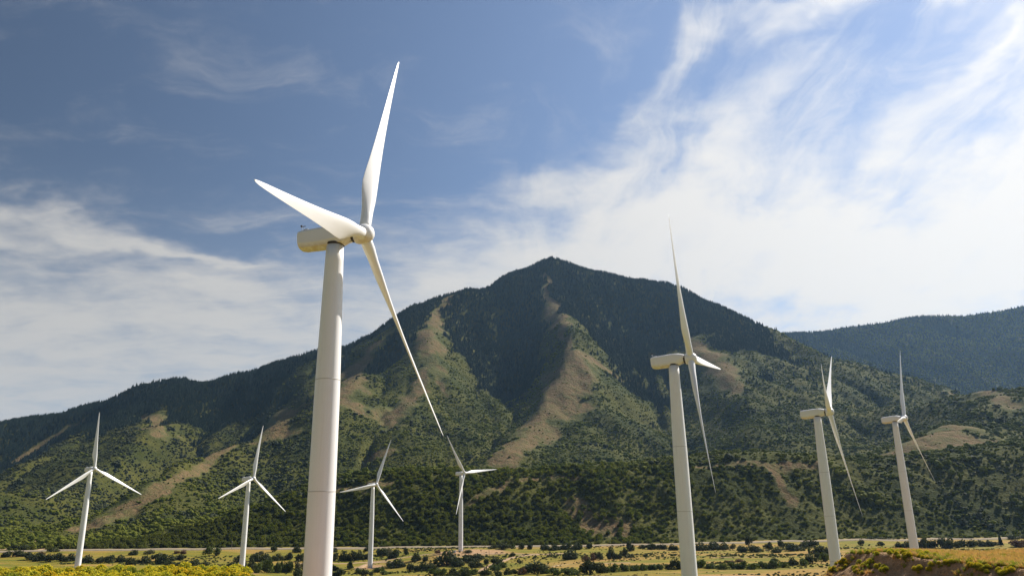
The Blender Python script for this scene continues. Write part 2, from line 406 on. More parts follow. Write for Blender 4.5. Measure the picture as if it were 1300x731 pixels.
def new_mat(name, rough=0.8, spec=0.3):
    m = bpy.data.materials.new(name); m.use_nodes = True
    t = NT(m.node_tree); b = m.node_tree.nodes['Principled BSDF']
    b.inputs['Roughness'].default_value = rough; b.inputs['Specular IOR Level'].default_value = spec
    return m, t, b
def bump(t, b, h, strength, dist):
    nd = t.n('ShaderNodeBump'); nd.inputs['Strength'].default_value = strength; nd.inputs['Distance'].default_value = dist
    t.put(nd, 'Height', h); t.t.links.new(nd.outputs[0], b.inputs['Normal'])

# ------------------------------------------------------------------ ground materials
def mat_ground():
    m, t, b = new_mat('valley_ground', 0.95, 0.1)
    pos = t.n('ShaderNodeNewGeometry').outputs['Position']
    nrm = t.n('ShaderNodeNewGeometry').outputs['Normal']
    dirt = t.n('ShaderNodeAttribute', attribute_name='dirt').outputs['Fac']
    gold = t.n('ShaderNodeAttribute', attribute_name='gold').outputs['Fac']
    pst = t.vm('MULTIPLY', pos, (.35, 1.0, 1.0)); n1 = t.noise(pst, 0.022, 6, 0.6); n2 = t.noise(pst, 0.11, 5, 0.65); n3 = t.noise(pos, 1.1, 5, 0.7); n4 = t.noise(pos, 6.0, 3, .6)
    grass = t.mix(t.ramp(n2, .38, .62), (0.130, 0.138, 0.016, 1), (0.250, 0.190, 0.026, 1))
    dry = t.mix(t.ramp(n3, .35, .65), (0.38, 0.24, 0.065, 1), (0.26, 0.165, 0.045, 1))
    g = t.mix(t.ramp(t.m('ADD', n1, t.m('MULTIPLY', gold, .6)), .53, .68), grass, dry)
    soil = t.mix(t.ramp(n3, .3, .7), (0.48, 0.30, 0.155, 1), (0.30, 0.185, 0.098, 1))
    sepn = t.n('ShaderNodeSeparateXYZ', i_0=nrm).outputs[2]
    steep = t.ramp(sepn, .93, .80)
    f = t.m('ADD', dirt, steep)
    f = t.m('ADD', f, t.m('MULTIPLY', t.m('SUBTRACT', n3, .5), .9), clamp=True)
    f = t.ramp(f, .3, .7)
    col = t.mix(f, g, soil)
    col = t.mix(t.m('MULTIPLY', t.ramp(n4, .45, .7), .35), col, (0.08, 0.07, 0.03, 1))
    t.t.links.new(col, b.inputs['Base Color'])
    bump(t, b, t.m('ADD', n3, t.m('MULTIPLY', n4, .25)), .9, .5)
    return m
def mat_mountain(name='mountain_ground'):
    m, t, b = new_mat(name, 0.97, 0.05)
    pos = t.n('ShaderNodeNewGeometry').outputs['Position']
    bare = t.n('ShaderNodeAttribute', attribute_name='bare').outputs['Fac']
    n1 = t.noise(pos, 0.006, 5, 0.6); n2 = t.noise(pos, 0.035, 6, 0.65); n3 = t.noise(pos, 0.15, 4, 0.7)
    soil = t.mix(t.ramp(n2, .35, .65), (0.185, 0.118, 0.062, 1), (0.130, 0.102, 0.044, 1))
    olive = t.mix(t.ramp(n3, .35, .65), (0.115, 0.115, 0.04, 1), (0.085, 0.088, 0.03, 1))
    soil = t.mix(t.m('MULTIPLY', t.ramp(n3, .45, .62), .7), soil, olive)
    soil = t.mix(t.m('MULTIPLY', t.ramp(n2, .53, .70), .6), soil, olive)
    soil = t.mix(t.ramp(t.m('ADD', t.m('MULTIPLY', bare, .55), t.m('MULTIPLY', t.m('SUBTRACT', n1, .5), 1.2)), .52, .28), soil, olive)
    green = t.mix(t.ramp(n1, .4, .6), (0.048, 0.056, 0.013, 1), (0.090, 0.088, 0.020, 1))
    green = t.mix(t.m('MULTIPLY', t.ramp(n3, .45, .7), .6), green, (0.028, 0.036, 0.014, 1))
    f = t.m('ADD', bare, t.m('MULTIPLY', t.m('SUBTRACT', n2, .5), 1.5))
    col = t.mix(t.ramp(f, .15, .95), green, soil)
    t.t.links.new(col, b.inputs['Base Color'])
    bump(t, b, t.m('ADD', n2, t.m('MULTIPLY', n3, .4)), 1.0, 8.0)
    return m
M_ground = mat_ground(); M_mtn = mat_mountain()

# ------------------------------------------------------------------ ground + mountain sheets
jj, ii = np.meshgrid(np.arange(NR - 1), np.arange(NA - 1), indexing='ij')
q = np.stack([jj * NA + ii, jj * NA + ii + 1, (jj + 1) * NA + ii + 1, (jj + 1) * NA + ii], -1).reshape(-1, 4)
cy_ = (TY[:-1, :-1] + TY[1:, 1:]).ravel() / 2
VV = np.stack([TX, TY, TZ], -1).reshape(-1, 3)
BR = bareness(TX, TY) + .42 * sstep(TX / TY, .10, .3) * (TY < 1040) * (.6 + fbm(TX, TY * .4, 50, 3, 93))
def submesh(name, fm, mat, attrs):
    f = q[fm]; used = np.unique(f); mp_ = np.full(len(VV), -1); mp_[used] = np.arange(len(used))
    return mesh_np(name, VV[used], mp_[f], mat, attrs={k: v.ravel()[used] for k, v in attrs.items()})
tan = sstep(TY, 335, 350) * (1 - sstep(TY, 384, 400)) * sstep(TX / TY, -.12, -.02)
pad = np.exp(-(((TX + 45) / 42) ** 2 + ((TY - 778) / 26) ** 2) * 1.2)
for tx_, ty_ in ((130, 329), (213, 431), (-335, 616), (-220, 647), (-132, 732)): pad = np.maximum(pad, .8 * np.exp(-(((TX - tx_) / 16) ** 2 + ((TY - ty_) / 15) ** 2)))
bankm = sstep(TX, 20, 30) * (TY < 105) * (np.interp(TY, EDGE_Y, EDGE_X) > TX)
DIRT = np.clip(tan + pad * 1.2 + bankm + (TY < 118) * (TX > -.33 * TY) * .6 + .25 * sstep(fbm(TX, TY, 60, 3, 171), .15, .5) * (TY > 350), 0, 1.3)
GOLD = np.clip(((TX > 20) & (TY < 95)) * 1.0 + sstep(TX, -50, 150) * (TY > 350) * .18, 0, 1)
o = submesh('ground', cy_ < 878, M_ground, {'dirt': DIRT, 'gold': GOLD}); tag(o, kind='structure')
o = submesh('mountain', cy_ >= 878, M_mtn, {'bare': BR}); tag(o, kind='structure')
# the rest of the valley floor, out of the frame and out to the horizon
az2 = np.concatenate([np.linspace(AZ1, 2 * np.pi + AZ0, 40)]); rs2 = np.concatenate([RS[::12], [RS[-1]], [6500, 9000, 12000]])
A2, R2 = np.meshgrid(az2, rs2); X2 = R2 * np.sin(A2); Y2 = R2 * np.cos(A2)
edge = np.minimum(A2 - AZ1, 2 * np.pi + AZ0 - A2); wE = 1 - sstep(edge, 0, R(30))
side = np.where(A2 < np.pi, AZ1, AZ0); rc = np.minimum(R2, RS[-1] - 2)
Z2 = height(rc * np.sin(side * .9999), rc * np.cos(side)) * wE + (1 - wE) * np.where(R2 < 8, -1.7, np.maximum(-1.7 - (R2 - 8) * .45, -28))
Z2 = Z2 * (1 - sstep(R2, 4400, 6500)) - 40 * sstep(R2, 4400, 6500)
j2, i2 = np.meshgrid(np.arange(len(rs2) - 1), np.arange(len(az2) - 1), indexing='ij'); n2_ = len(az2)
q2 = np.stack([j2 * n2_ + i2, j2 * n2_ + i2 + 1, (j2 + 1) * n2_ + i2 + 1, (j2 + 1) * n2_ + i2], -1).reshape(-1, 4)
tag(mesh_np('ground', np.stack([X2, Y2, Z2], -1).reshape(-1, 3), q2, M_ground, attrs={'dirt': Z2 * 0, 'gold': Z2 * 0}), kind='structure')

# ------------------------------------------------------------------ far mountain behind on the right
FC = [(900,440),(985,426),(1010,425),(1040,424),(1070,419),(1100,415),(1130,411),(1150,406),(1175,404),(1200,403),(1225,404),(1250,400),(1275,397),(1300,391),(1350,380),(1450,385),(1600,420)]
fc = np.array([W(a, b, 5000) for a, b in FC]); fr_ = fc[:, 0] / fc[:, 1]
FX0, FY0, FDX = 900.0, 3300.0, 28.0
fx, fy = np.meshgrid(np.arange(FX0, 6200, FDX), np.arange(FY0, 6300, FDX))
crest = np.interp(fx / fy, fr_, fc[:, 2]) 
fz = np.where(fy < 5000, -40 + (crest + 40) * (np.clip((fy - 3300) / 1700, 0, 1)) ** 1.05, crest - (fy - 5000) * .4)
wob = fbm(fx * 1.0 + fy * .5, fy * .35, 520, 4, 201, ridged=True)
fz = fz + wob * 190 * np.clip((5000 - fy) / 1000, 0, 1) * np.clip((fy - 3300) / 900, 0, 1) + fbm(fx, fy, 200, 4, 211) * 14
fz = erode(fz, FDX, 0.011, 9, .04)
fz = np.where(np.abs(fy - 5000) < 300, fz + (crest - fz) * np.exp(-((fy - 5000) / 120) ** 2), fz)
fny, fnx = fz.shape; j3, i3 = np.meshgrid(np.arange(fny - 1), np.arange(fnx - 1), indexing='ij')
q3 = np.stack([j3 * fnx + i3, j3 * fnx + i3 + 1, (j3 + 1) * fnx + i3 + 1, (j3 + 1) * fnx + i3], -1).reshape(-1, 4)
fbare = fz * 0
tag(mesh_np('far_mountain', np.stack([fx, fy, fz], -1).reshape(-1, 3), q3, M_mtn, attrs={'bare': fbare}), kind='structure')

# ------------------------------------------------------------------ air
hb = [(a, b, c) for a in (-12500, 12500) for b in (-12500, 12500) for c in (-58, 1370)]
M_haze = bpy.data.materials.new('haze_air'); M_haze.use_nodes = True; ht = M_haze.node_tree; ht.nodes.clear()
ho = ht.nodes.new('ShaderNodeOutputMaterial'); hv = ht.nodes.new('ShaderNodeVolumePrincipled')
hv.inputs['Density'].default_value = 2.2e-5; hv.inputs['Color'].default_value = (.40, .66, 1.0, 1); hv.inputs['Anisotropy'].default_value = .35
ht.links.new(hv.outputs[0], ho.inputs['Volume'])
tag(mesh_np('haze', hb, [(0, 1, 3, 2), (4, 6, 7, 5), (0, 4, 5, 1), (2, 3, 7, 6), (0, 2, 6, 4), (1, 5, 7, 3)], M_haze, smooth=False), 'thin blue haze between the camera and the mountains', 'haze', kind='stuff')

# ------------------------------------------------------------------ roads and tracks
def mat_gravel(name, c1, c2):
    m, t, b = new_mat(name, 0.95, 0.1); pos = t.n('ShaderNodeNewGeometry').outputs['Position']
    n = t.noise(pos, .5, 5, .7); t.t.links.new(t.mix(t.ramp(n, .3, .7), c1, c2), b.inputs['Base Color']); bump(t, b, n, .5, .2); return m
M_road = mat_gravel('road_gravel', (0.36, 0.29, 0.20, 1), (0.27, 0.22, 0.15, 1)); M_track = mat_gravel('track_dirt', (0.42, 0.30, 0.18, 1), (0.32, 0.21, 0.12, 1))
def ribbon(name, pts, width, mat, lift=.25, crown=0.0, step=5.0, shoulder=0):
    P = np.array([p[:2] for p in pts], float)
    # smooth through the points
    seg = np.r_[0, np.cumsum(np.hypot(*np.diff(P, axis=0).T))]; n = max(int(seg[-1] / step), 4); s = np.linspace(0, seg[-1], n)
    X = np.interp(s, seg, P[:, 0]); Y = np.interp(s, seg, P[:, 1])
    for _ in range(6):
        X[1:-1] = (X[:-2] + X[2:] + 2 * X[1:-1]) / 4; Y[1:-1] = (Y[:-2] + Y[2:] + 2 * Y[1:-1]) / 4
    tx = np.gradient(X); ty = np.gradient(Y); l = np.hypot(tx, ty); nx_, ny_ = -ty / l, tx / l
    offs = np.array([-.5 - shoulder, -.5, -.17, .17, .5, .5 + shoulder]) * width; drop = np.array([-crown - .5, 0, .06, .06, 0, -crown - .5])
    V = []
    for o_, dz in zip(offs, drop):
        x = X + nx_ * o_; y = Y + ny_ * o_; V.append(np.stack([x, y, height(x, y) + lift + crown + dz], -1))
    V = np.stack(V, 1); k = len(offs); a, b_ = np.meshgrid(np.arange(n - 1), np.arange(k - 1), indexing='ij')
    F = np.stack([a * k + b_, (a + 1) * k + b_, (a + 1) * k + b_ + 1, a * k + b_ + 1], -1).reshape(-1, 4)
    return tag(mesh_np(name, V.reshape(-1, 3), F[:, ::-1], mat), kind='structure')
ribbon('valley_road', [W(a, b, 860) for a, b in ROADPX], 7.5, M_road, .3, .9, 6, .25)
def track(px, width, name='dirt_track'):
    P = hit([p[0] for p in px], [p[1] for p in px], 200); ribbon(name, P[P[:, 1] > 0], width, M_track, .22, 0, 4, .12)
TRACKS = [([(606,726),(620,718),(634,713),(650,707),(670,704),(700,703),(720,702)], 5), ([(700,719),(720,716),(760,715),(800,714)], 3.5), ([(453,723),(462,716),(478,713),(500,712.5)], 5),
          ([(380,715),(420,715),(455,714),(490,711),(520,706),(545,703)], 3.5), ([(900,707.5),(950,707),(990,707)], 3), ([(600,702),(640,702.5),(690,703)], 3.5), ([(560,714),(575,709),(592,704)], 3),
          ([(0,698),(20,692),(50,686)], 6), ([(40,699),(70,693),(100,691)], 5)]
for px, wd_ in TRACKS: track(px, wd_)

# ------------------------------------------------------------------ wind turbines
def mat_white(name, streak=0.35, base=(0.87, 0.865, 0.86, 1), obj=True):
    m, t, b = new_mat(name, 0.38, 0.4)
    tc = t.n('ShaderNodeTexCoord').outputs['Object']
    n = t.noise(tc, .35, 6, .65); mp = t.n('ShaderNodeMapping', i_0=tc); mp.inputs['Scale'].default_value = (1.6, 1.6, .06)
    s = t.noise(mp.outputs[0], 1.4, 6, .6)
    col = t.mix(t.m('MULTIPLY', t.ramp(s, .45, .8), streak), base, (0.56, 0.52, 0.47, 1))
    col = t.mix(t.m('MULTIPLY', t.ramp(n, .5, .75), .10), col, (0.6, 0.58, 0.54, 1))
    t.t.links.new(col, b.inputs['Base Color']); return m
M_tower = mat_white('tower_paint', .16); M_blade = mat_white('blade_gelcoat', .10)
def mat_nac():
    m, t, b = new_mat('nacelle_shell', .45, .35)
    tc = t.n('ShaderNodeTexCoord').outputs['Object']; z = t.n('ShaderNodeSeparateXYZ', i_0=tc).outputs[2]
    n = t.noise(tc, 1.1, 6, .65); n2 = t.noise(tc, 3.5, 4, .6)
    g = t.m('MULTIPLY', t.ramp(z, -.5, -1.7), t.ramp(n, .3, .62))           # oil and dirt that has run down to the belly
    col = t.mix(t.m('MULTIPLY', g, .55), (0.84, 0.83, 0.82, 1), (0.50, 0.36, 0.19, 1))
    col = t.mix(t.m('MULTIPLY', t.ramp(n2, .62, .74), t.m('MULTIPLY', g, .9)), col, (0.10, 0.06, 0.03, 1))
    t.t.links.new(col, b.inputs['Base Color']); return m
M_nac = mat_nac()
M_dark = new_mat('dark_rubber', .7)[0]; M_dark.node_tree.nodes['Principled BSDF'].inputs['Base Color'].default_value = (.05, .04, .035, 1)
M_metal = new_mat('grey_metal', .5)[0]; M_metal.node_tree.nodes['Principled BSDF'].inputs['Base Color'].default_value = (.35, .35, .36, 1)

def loft(rings, cap=True):
    n = len(rings[0]); V = np.concatenate(rings); F = []
    for k in range(len(rings) - 1):
        for i in range(n):
            F.append((k * n + i, k * n + (i + 1) % n, (k + 1) * n + (i + 1) % n, (k + 1) * n + i))
    return V, F
def loft_obj(name, rings, mat, parent, smooth=True):
    V, F = loft(rings); me = bpy.data.meshes.new(name); n = len(rings[0])
    F = [tuple(f) for f in F] + [tuple(range(n))[::-1], tuple(range(len(V) - n, len(V)))]
    me.from_pydata([tuple(v) for v in V], [], F); me.materials.append(mat)
    for p in me.polygons: p.use_smooth = smooth and len(p.vertices) == 4
    me.update()
    return link(bpy.data.objects.new(name, me), parent)
def circ(r, z, n=48, c=(0, 0)):
    a = np.linspace(0, 2 * np.pi, n, endpoint=False); return np.stack([c[0] + r * np.cos(a), c[1] + r * np.sin(a), np.full(n, z)], -1)
BL = 44.0
def blade_rings():
    S = np.array([0, .02, .045, .07, .10, .14, .18, .22, .28, .35, .45, .55, .65, .75, .85, .92, .97, .99, 1.0])
    ch = np.interp(S, [0, .045, .09, .14, .20, .24, .4, .6, .8, .95, .985, 1.0], [2.0, 2.0, 2.2, 2.9, 3.6, 3.55, 2.7, 1.9, 1.2, .65, .4, .1])
    th = np.interp(S, [0, .045, .12, .2, .3, .5, 1], [1, 1, .6, .36, .27, .2, .14]); tw = np.interp(S, [0, .05, .2, .5, 1], [30, 30, 24, 15, 9])
    bl = np.interp(S, [0, .045, .2, 1], [0, 0, 1, 1]); a = np.linspace(0, 2 * np.pi, 28, endpoint=False); rings = []
    for s, c, t, w_, b in zip(S, ch, th, tw, bl):
        xc = .5 + .5 * np.cos(a)                         # 1 = leading edge side
        circy = .5 * np.sin(a)
        xx = 1 - xc
        foil = (2.97 * np.sqrt(np.maximum(xx, 0)) - 1.26 * xx - 3.516 * xx ** 2 + 2.843 * xx ** 3 - 1.036 * xx ** 4) * .5 * np.sign(np.sin(a) + 1e-9) + .10 * np.sin(np.pi * xx)
        y = circy * (1 - b) * t + foil * b * t
        off = .5 * (1 - b) + .68 * b
        X = (xc - off) * c; Y = y * c
        g = R(w_); s1 = min(s, 1)
        rings.append(np.stack([X * np.cos(g) + Y * np.sin(g), -X * np.sin(g) + Y * np.cos(g) - .9 * s1 ** 2, np.full(28, s * (BL - 1.1) + 1.1)], -1))
    return rings
def rrect(w_, h, r, ox, oz, y, n=3):
    P = []
    for cx, cz, a0 in ((1, 1, 0), (-1, 1, 90), (-1, -1, 180), (1, -1, 270)):
        rr = r * .8 if cz > 0 else r * 1.7
        for k in range(n):
            a = R(a0 + 90 * k / (n - 1)); P.append((ox + cx * (w_ / 2 - rr) + rr * math.cos(a), y, oz + cz * (h / 2 - rr) + rr * math.sin(a)))
    return np.array(P)
def mat_apply(o, M): o.data.transform(M)
def turbine(x, y, ztop, psi, th, signs, label, proto=None):
    """local frame: rotor faces -Y; root sits at the foot of the tower"""
    zg = float(height(x, y)) - .2
    H = ztop - zg
    t = link(bpy.data.objects.new('wind_turbine', None)); t.location = (x, y, zg); t.rotation_euler = (0, 0, psi)
    t.empty_display_size = 2
    tag(t, label, 'wind turbine', 'white three-bladed wind turbines on the valley floor')
    zs = [0, .12, .25, .4, .65, .85, 1]; ds = [4.5, 4.45, 4.38, 4.3, 4.08, 3.45, 2.95]
    rings = []; joints = [.165, .417, .668]
    for z in np.linspace(0, 1, 25): rings.append(circ(np.interp(z, zs, ds) / 2, z * H))
    tw = loft_obj('tower', rings, M_tower, t)
    for jz in joints:
        r = np.interp(jz, zs, ds) / 2
        loft_obj('flange', [circ(r - .01, jz * H - .06), circ(r + .03, jz * H - .05), circ(r + .03, jz * H + .05), circ(r - .01, jz * H + .06)], M_joint, tw)
    loft_obj('base_ring', [circ(2.9, -.3), circ(2.9, .35), circ(2.35, .42)], M_conc, tw)
    dz = circ(.5, 0)
    # door with steps, facing the service road
    V = np.array([(sx * .5, 2.24, z) for z in (1.4, 3.6) for sx in (-1, 1)] + [(sx * .5, 2.32, z) for z in (1.4, 3.6) for sx in (-1, 1)])
    mesh_np('door', V, [(4, 5, 7, 6), (0, 1, 5, 4), (2, 6, 7, 3), (0, 4, 6, 2), (1, 3, 7, 5)], M_metal, tw, smooth=False)
    h1, nr, oh, tilt, cone = 1.39, 6.57, 5.17, R(4.16), R(3.56)
    # nacelle
    sec = [(-nr, 2.5, 2.5, .5, .12), (-nr + .25, 3.1, 3.1, .55, .05), (-nr + 1.2, 3.3, 3.5, .6, -.02), (-2.5, 3.35, 3.65, .6, -.06), (1.0, 3.3, 3.5, .65, -.02), (2.3, 2.95, 3.05, .9, .0), (3.35, 2.55, 2.55, 1.05, .0)]
    nr_ = [rrect(w_, h, r, 0, oz + .1, -yy) for yy, w_, h, r, oz in sec]
    nac = loft_obj('nacelle', nr_, M_nac, t, smooth=False)
    T = Matrix.Translation((0, 0, H + h1 + .1)) @ Matrix.Rotation(-tilt, 4, 'X')
    nac.matrix_local = T
    m = nac.modifiers.new('edge', 'BEVEL'); m.width = .1; m.segments = 3; m.limit_method = 'ANGLE'; m.angle_limit = R(14); m.harden_normals = False
    yaw = loft_obj('yaw_bearing', [circ(1.5, H - .02), circ(1.62, H + .02), circ(1.62, H + .35), circ(1.3, H + .5)], M_dark, t)
    # roof hatch, cooler hood and weather mast
    def nbox(name, cx, cyy, cz, a, b, c, mt, par):
        V = np.array([(cx + sx * a / 2, cyy + sy * b / 2, cz + sz * c / 2) for sx in (-1, 1) for sy in (-1, 1) for sz in (-1, 1)])
        o = mesh_np(name, V, [(0, 1, 3, 2), (4, 6, 7, 5), (0, 4, 5, 1), (2, 3, 7, 6), (0, 2, 6, 4), (1, 5, 7, 3)], mt, par, smooth=False)
        bm_ = o.modifiers.new('b', 'BEVEL'); bm_.width = .04; bm_.segments = 2; return o
    nbox('roof_hatch', 0, 1.2, 1.88, 1.5, 1.7, .22, M_nac, nac); nbox('roof_hatch', 0, -1.4, 1.82, 1.1, 1.0, .16, M_nac, nac)
    nbox('cooler', 0, 5.2, 1.98, 1.4, .8, .55, M_metal, nac)
    def rod(name, p0, p1, r, mt, par):
        p0 = Vector(p0); p1 = Vector(p1); d = p1 - p0; qn = d.to_track_quat('Z', 'Y')
        rg = []
        for k, pp in ((0, p0), (1, p1)):
            rg.append(np.array([tuple(pp + qn @ Vector((r * math.cos(a), r * math.sin(a), 0))) for a in np.linspace(0, 2 * np.pi, 8, endpoint=False)]))
        return loft_obj(name, rg, mt, par)
    rod('weather_mast', (.5, 5.9, 1.5), (.5, 6.15, 3.3), .05, M_metal, nac); rod('weather_mast', (-.5, 5.9, 1.5), (-.5, 6.05, 2.9), .05, M_metal, nac)
    rod('wind_vane', (.5, 5.75, 3.28), (.5, 6.6, 3.3), .07, M_dark, nac); nbox('aviation_light', -.5, 6.05, 2.95, .3, .3, .28, M_dark, nac)
    # rotor
    Hc = Matrix.Translation((0, 0, H + h1)) @ Matrix.Rotation(-tilt, 4, 'X') @ Matrix.Translation((0, -oh, 0))
    prof = [(1.62, .2), (1.60, 1.15), (1.48, 1.5), (1.0, 1.68), (.0, 1.72), (-.7, 1.62), (-1.3, 1.3), (-1.65, .9), (-1.82, .45), (-1.87, .08)]
    hub = loft_obj('hub', [np.stack([c_[:, 0], np.full(40, yy), c_[:, 1]], -1) for yy, r in prof for c_ in [circ(r, 0, 40)]], M_nac, t); hub.matrix_local = Hc
    ring = loft_obj('shaft_ring', [np.stack([c_[:, 0], np.full(40, yy), c_[:, 1]], -1) for yy, r in [(2.05, 1.1), (2.05, 1.22), (1.5, 1.3), (1.5, 1.1)] for c_ in [circ(r, 0, 40)]], M_dark, t); ring.matrix_local = Hc
    for k in range(3):
        if BLADE_ME[0] is None:
            b = loft_obj('blade', BR_, M_blade, t); BLADE_ME[0] = b.data
            cf = loft_obj('root_collar', [circ(1.02, .9), circ(1.16, .95), circ(1.16, 1.3), circ(1.02, 1.4)], M_nac, b); BLADE_ME.append(cf.data)
        else:
            b = link(bpy.data.objects.new('blade', BLADE_ME[0]), t); cf = link(bpy.data.objects.new('root_collar', BLADE_ME[1]), b)
        b.matrix_local = Hc @ Matrix.Rotation(th + k * 2 * math.pi / 3, 4, 'Y') @ Matrix.Rotation(cone, 4, 'X')
    return t
M_joint = new_mat('tower_joint', .5)[0]; M_joint.node_tree.nodes['Principled BSDF'].inputs['Base Color'].default_value = (.52, .50, .47, 1)
M_conc = mat_gravel('concrete', (0.42, 0.40, 0.36, 1), (0.34, 0.32, 0.29, 1))
BR_ = blade_rings(); BLADE_ME = [None]
TURB = [(-30.5,124.1,44.6,78.9,17.4,'huge white wind turbine nearest the camera, one blade swung across its housing'),
 (47.9,224.7,41.2,68.0,85.7,'second largest white wind turbine, a long blade reaching above the ridge right of the peak'),
 (129.2,327.2,37.0,63.0,48.3,'white wind turbine with two blades close together pointing up'),
 (213.0,430.6,45.2,53.3,22.1,'rightmost white wind turbine, one blade straight up, behind the golden grass terrace'),
 (-335.0,615.8,35.9,58.1,116.8,'leftmost white wind turbine, standing behind the yellow flowering brush'),
 (-220.1,647.4,28.0,64.4,7.8,'white wind turbine between the leftmost one and the huge near tower'),
 (-132.5,732.0,24.7,47.2,20.0,'small white wind turbine just right of the huge tower, one blade level leftward'),
 (-54.1,784.9,36.4,48.5,84.1,'smallest white wind turbine on a bare dirt pad, one blade level rightward')]
for x, y, z, psi, th, lab in TURB: turbine(x, y, z, R(psi), R(th), None, lab)

# ------------------------------------------------------------------ foliage
rng = np.random.default_rng(5)
def mat_leaf(name, c1, c2, c3, trans=.25, var='random', rough=.8, nscale=.004, tint=(1.25, 1.35, .6, 1)):
    m, t, b = new_mat(name, rough, .15)
    rnd = t.n('ShaderNodeObjectInfo').outputs['Random'] if var == 'random' else None
    pos = t.n('ShaderNodeNewGeometry').outputs['Position']
    big = t.noise(pos, nscale, 4, .6)
    col = t.mix(rnd, c1, c2) if rnd is not None else t.mix(t.ramp(big, .35, .65), c1, c2)
    col = t.mix(t.ramp(big, .42, .68), col, c3)
    t.t.links.new(col, b.inputs['Base Color'])
    tr = t.n('ShaderNodeBsdfTranslucent'); t.t.links.new(t.mix(1.0, col, tint, 'MULTIPLY'), tr.inputs[0])
    mx = t.n('ShaderNodeMixShader'); mx.inputs[0].default_value = trans
    t.t.links.new(b.outputs[0], mx.inputs[1]); t.t.links.new(tr.outputs[0], mx.inputs[2])
    t.t.links.new(mx.outputs[0], m.node_tree.nodes['Material Output'].inputs[0])
    return m
L_fir = mat_leaf('fir_needles', (0.010, 0.026, 0.022, 1), (0.052, 0.080, 0.050, 1), (0.026, 0.048, 0.028, 1), .2)
L_oak = mat_leaf('scrub_leaves', (0.100, 0.130, 0.014, 1), (0.195, 0.205, 0.024, 1), (0.225, 0.230, 0.028, 1), .5)
L_oakd = mat_leaf('bluff_leaves', (0.060, 0.082, 0.012, 1), (0.140, 0.142, 0.024, 1), (0.090, 0.095, 0.016, 1), .4)
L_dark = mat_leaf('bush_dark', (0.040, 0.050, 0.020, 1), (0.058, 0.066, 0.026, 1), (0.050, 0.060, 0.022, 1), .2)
L_mid = mat_leaf('bush_green', (0.060, 0.085, 0.022, 1), (0.095, 0.115, 0.030, 1), (0.085, 0.100, 0.030, 1), .25)
L_red = mat_leaf('bush_rust', (0.12, 0.055, 0.035, 1), (0.15, 0.085, 0.05, 1), (0.11, 0.07, 0.04, 1), .15)
L_sage = mat_leaf('sage_leaves', (0.10, 0.10, 0.055, 1), (0.14, 0.125, 0.06, 1), (0.11, 0.12, 0.05, 1), .2)
L_brush = mat_leaf('rabbitbrush_stems', (0.17, 0.20, 0.035, 1), (0.26, 0.27, 0.05, 1), (0.20, 0.22, 0.04, 1), .4, nscale=.2)
L_yel = mat_leaf('yellow_flowers', (0.74, 0.60, 0.04, 1), (0.60, 0.54, 0.07, 1), (0.78, 0.52, 0.03, 1), .3, nscale=.3)
L_straw = mat_leaf('straw_grass', (0.54, 0.38, 0.13, 1), (0.46, 0.36, 0.10, 1), (0.56, 0.36, 0.13, 1), .35, nscale=.15, tint=(1.15, 1.0, .8, 1))
M_bark = new_mat('bark', .9)[0]; M_bark.node_tree.nodes['Principled BSDF'].inputs['Base Color'].default_value = (.11, .08, .055, 1)
M_palebark = new_mat('pale_bark', .9)[0]; M_palebark.node_tree.nodes['Principled BSDF'].inputs['Base Color'].default_value = (.42, .38, .32, 1)

def cards(P, N, size, aspect=1.6, jit=.7):
    """leaf-shaped quads at P, facing roughly along N"""
    n = len(P); N = N + rng.normal(0, jit, (n, 3)); N /= np.linalg.norm(N, axis=1)[:, None]
    A = rng.normal(0, 1, (n, 3)); A -= N * (A * N).sum(1)[:, None]; A /= np.linalg.norm(A, axis=1)[:, None]; B = np.cross(N, A)
    s = (size * rng.uniform(.6, 1.35, n))[:, None]
    V = np.stack([P - A * s * aspect * .5, P - B * s * .5, P + A * s * aspect * .5, P + B * s * .5], 1).reshape(-1, 3)
    return V, np.arange(4 * n).reshape(-1, 4)
def sphere_pts(n):
    v = rng.normal(0, 1, (n, 3)); return v / np.linalg.norm(v, axis=1)[:, None]
def bush_mesh(seed, n=420, lobes=7, leaf=.13, flat=1.0):
    """a crown of unit radius and unit height standing on z=0, made of leaf clumps on uneven lobes"""
    global rng
    rng = np.random.default_rng(seed); Vs = []; Fs = []; o = 0
    for k in range(lobes):
        a = rng.uniform(0, 6.28); r = rng.uniform(.1, .62); c = np.array([r * math.cos(a), r * math.sin(a), rng.uniform(.22, .62) * (1.1 - r * .6)]); rad = rng.uniform(.26, .46)
        m = n // lobes; d = sphere_pts(m); p = c + d * rad * rng.uniform(.65, 1.08, m)[:, None] * np.array([1, 1, .85]); keep = p[:, 2] > .02
        V, F = cards(p[keep], d[keep], leaf); Vs.append(V); Fs.append(F + o); o += len(V)
    V = np.concatenate(Vs); V[:, 2] = np.clip(V[:, 2], 0, None)
    return V, np.concatenate(Fs)
def ico(sub):
    import bmesh
    bm = bmesh.new(); bmesh.ops.create_icosphere(bm, subdivisions=sub, radius=1); V = np.array([v.co[:] for v in bm.verts]); F = np.array([[v.index for v in f.verts] for f in bm.faces]); bm.free(); return V, F
I1 = ico(1); I2 = ico(2)
def clump_mesh(seed, lobes=4):
    """small uneven crown for trees far up the mountain"""
    g = np.random.default_rng(seed); Vs = []; Fs = []; o = 0
    for k in range(lobes):
        V, F = I2; V = V * (1 + g.normal(0, .16, (len(V), 1))); a = g.uniform(0, 6.28); r = g.uniform(.1, .6) if k else 0; rad = g.uniform(.34, .55)
        V = V * rad * np.array([1, 1, .8]) + np.array([r * math.cos(a), r * math.sin(a), g.uniform(.35, .62) if k else .45]); Vs.append(V); Fs.append(F + o); o += len(V)
    return np.concatenate(Vs), np.concatenate(Fs)
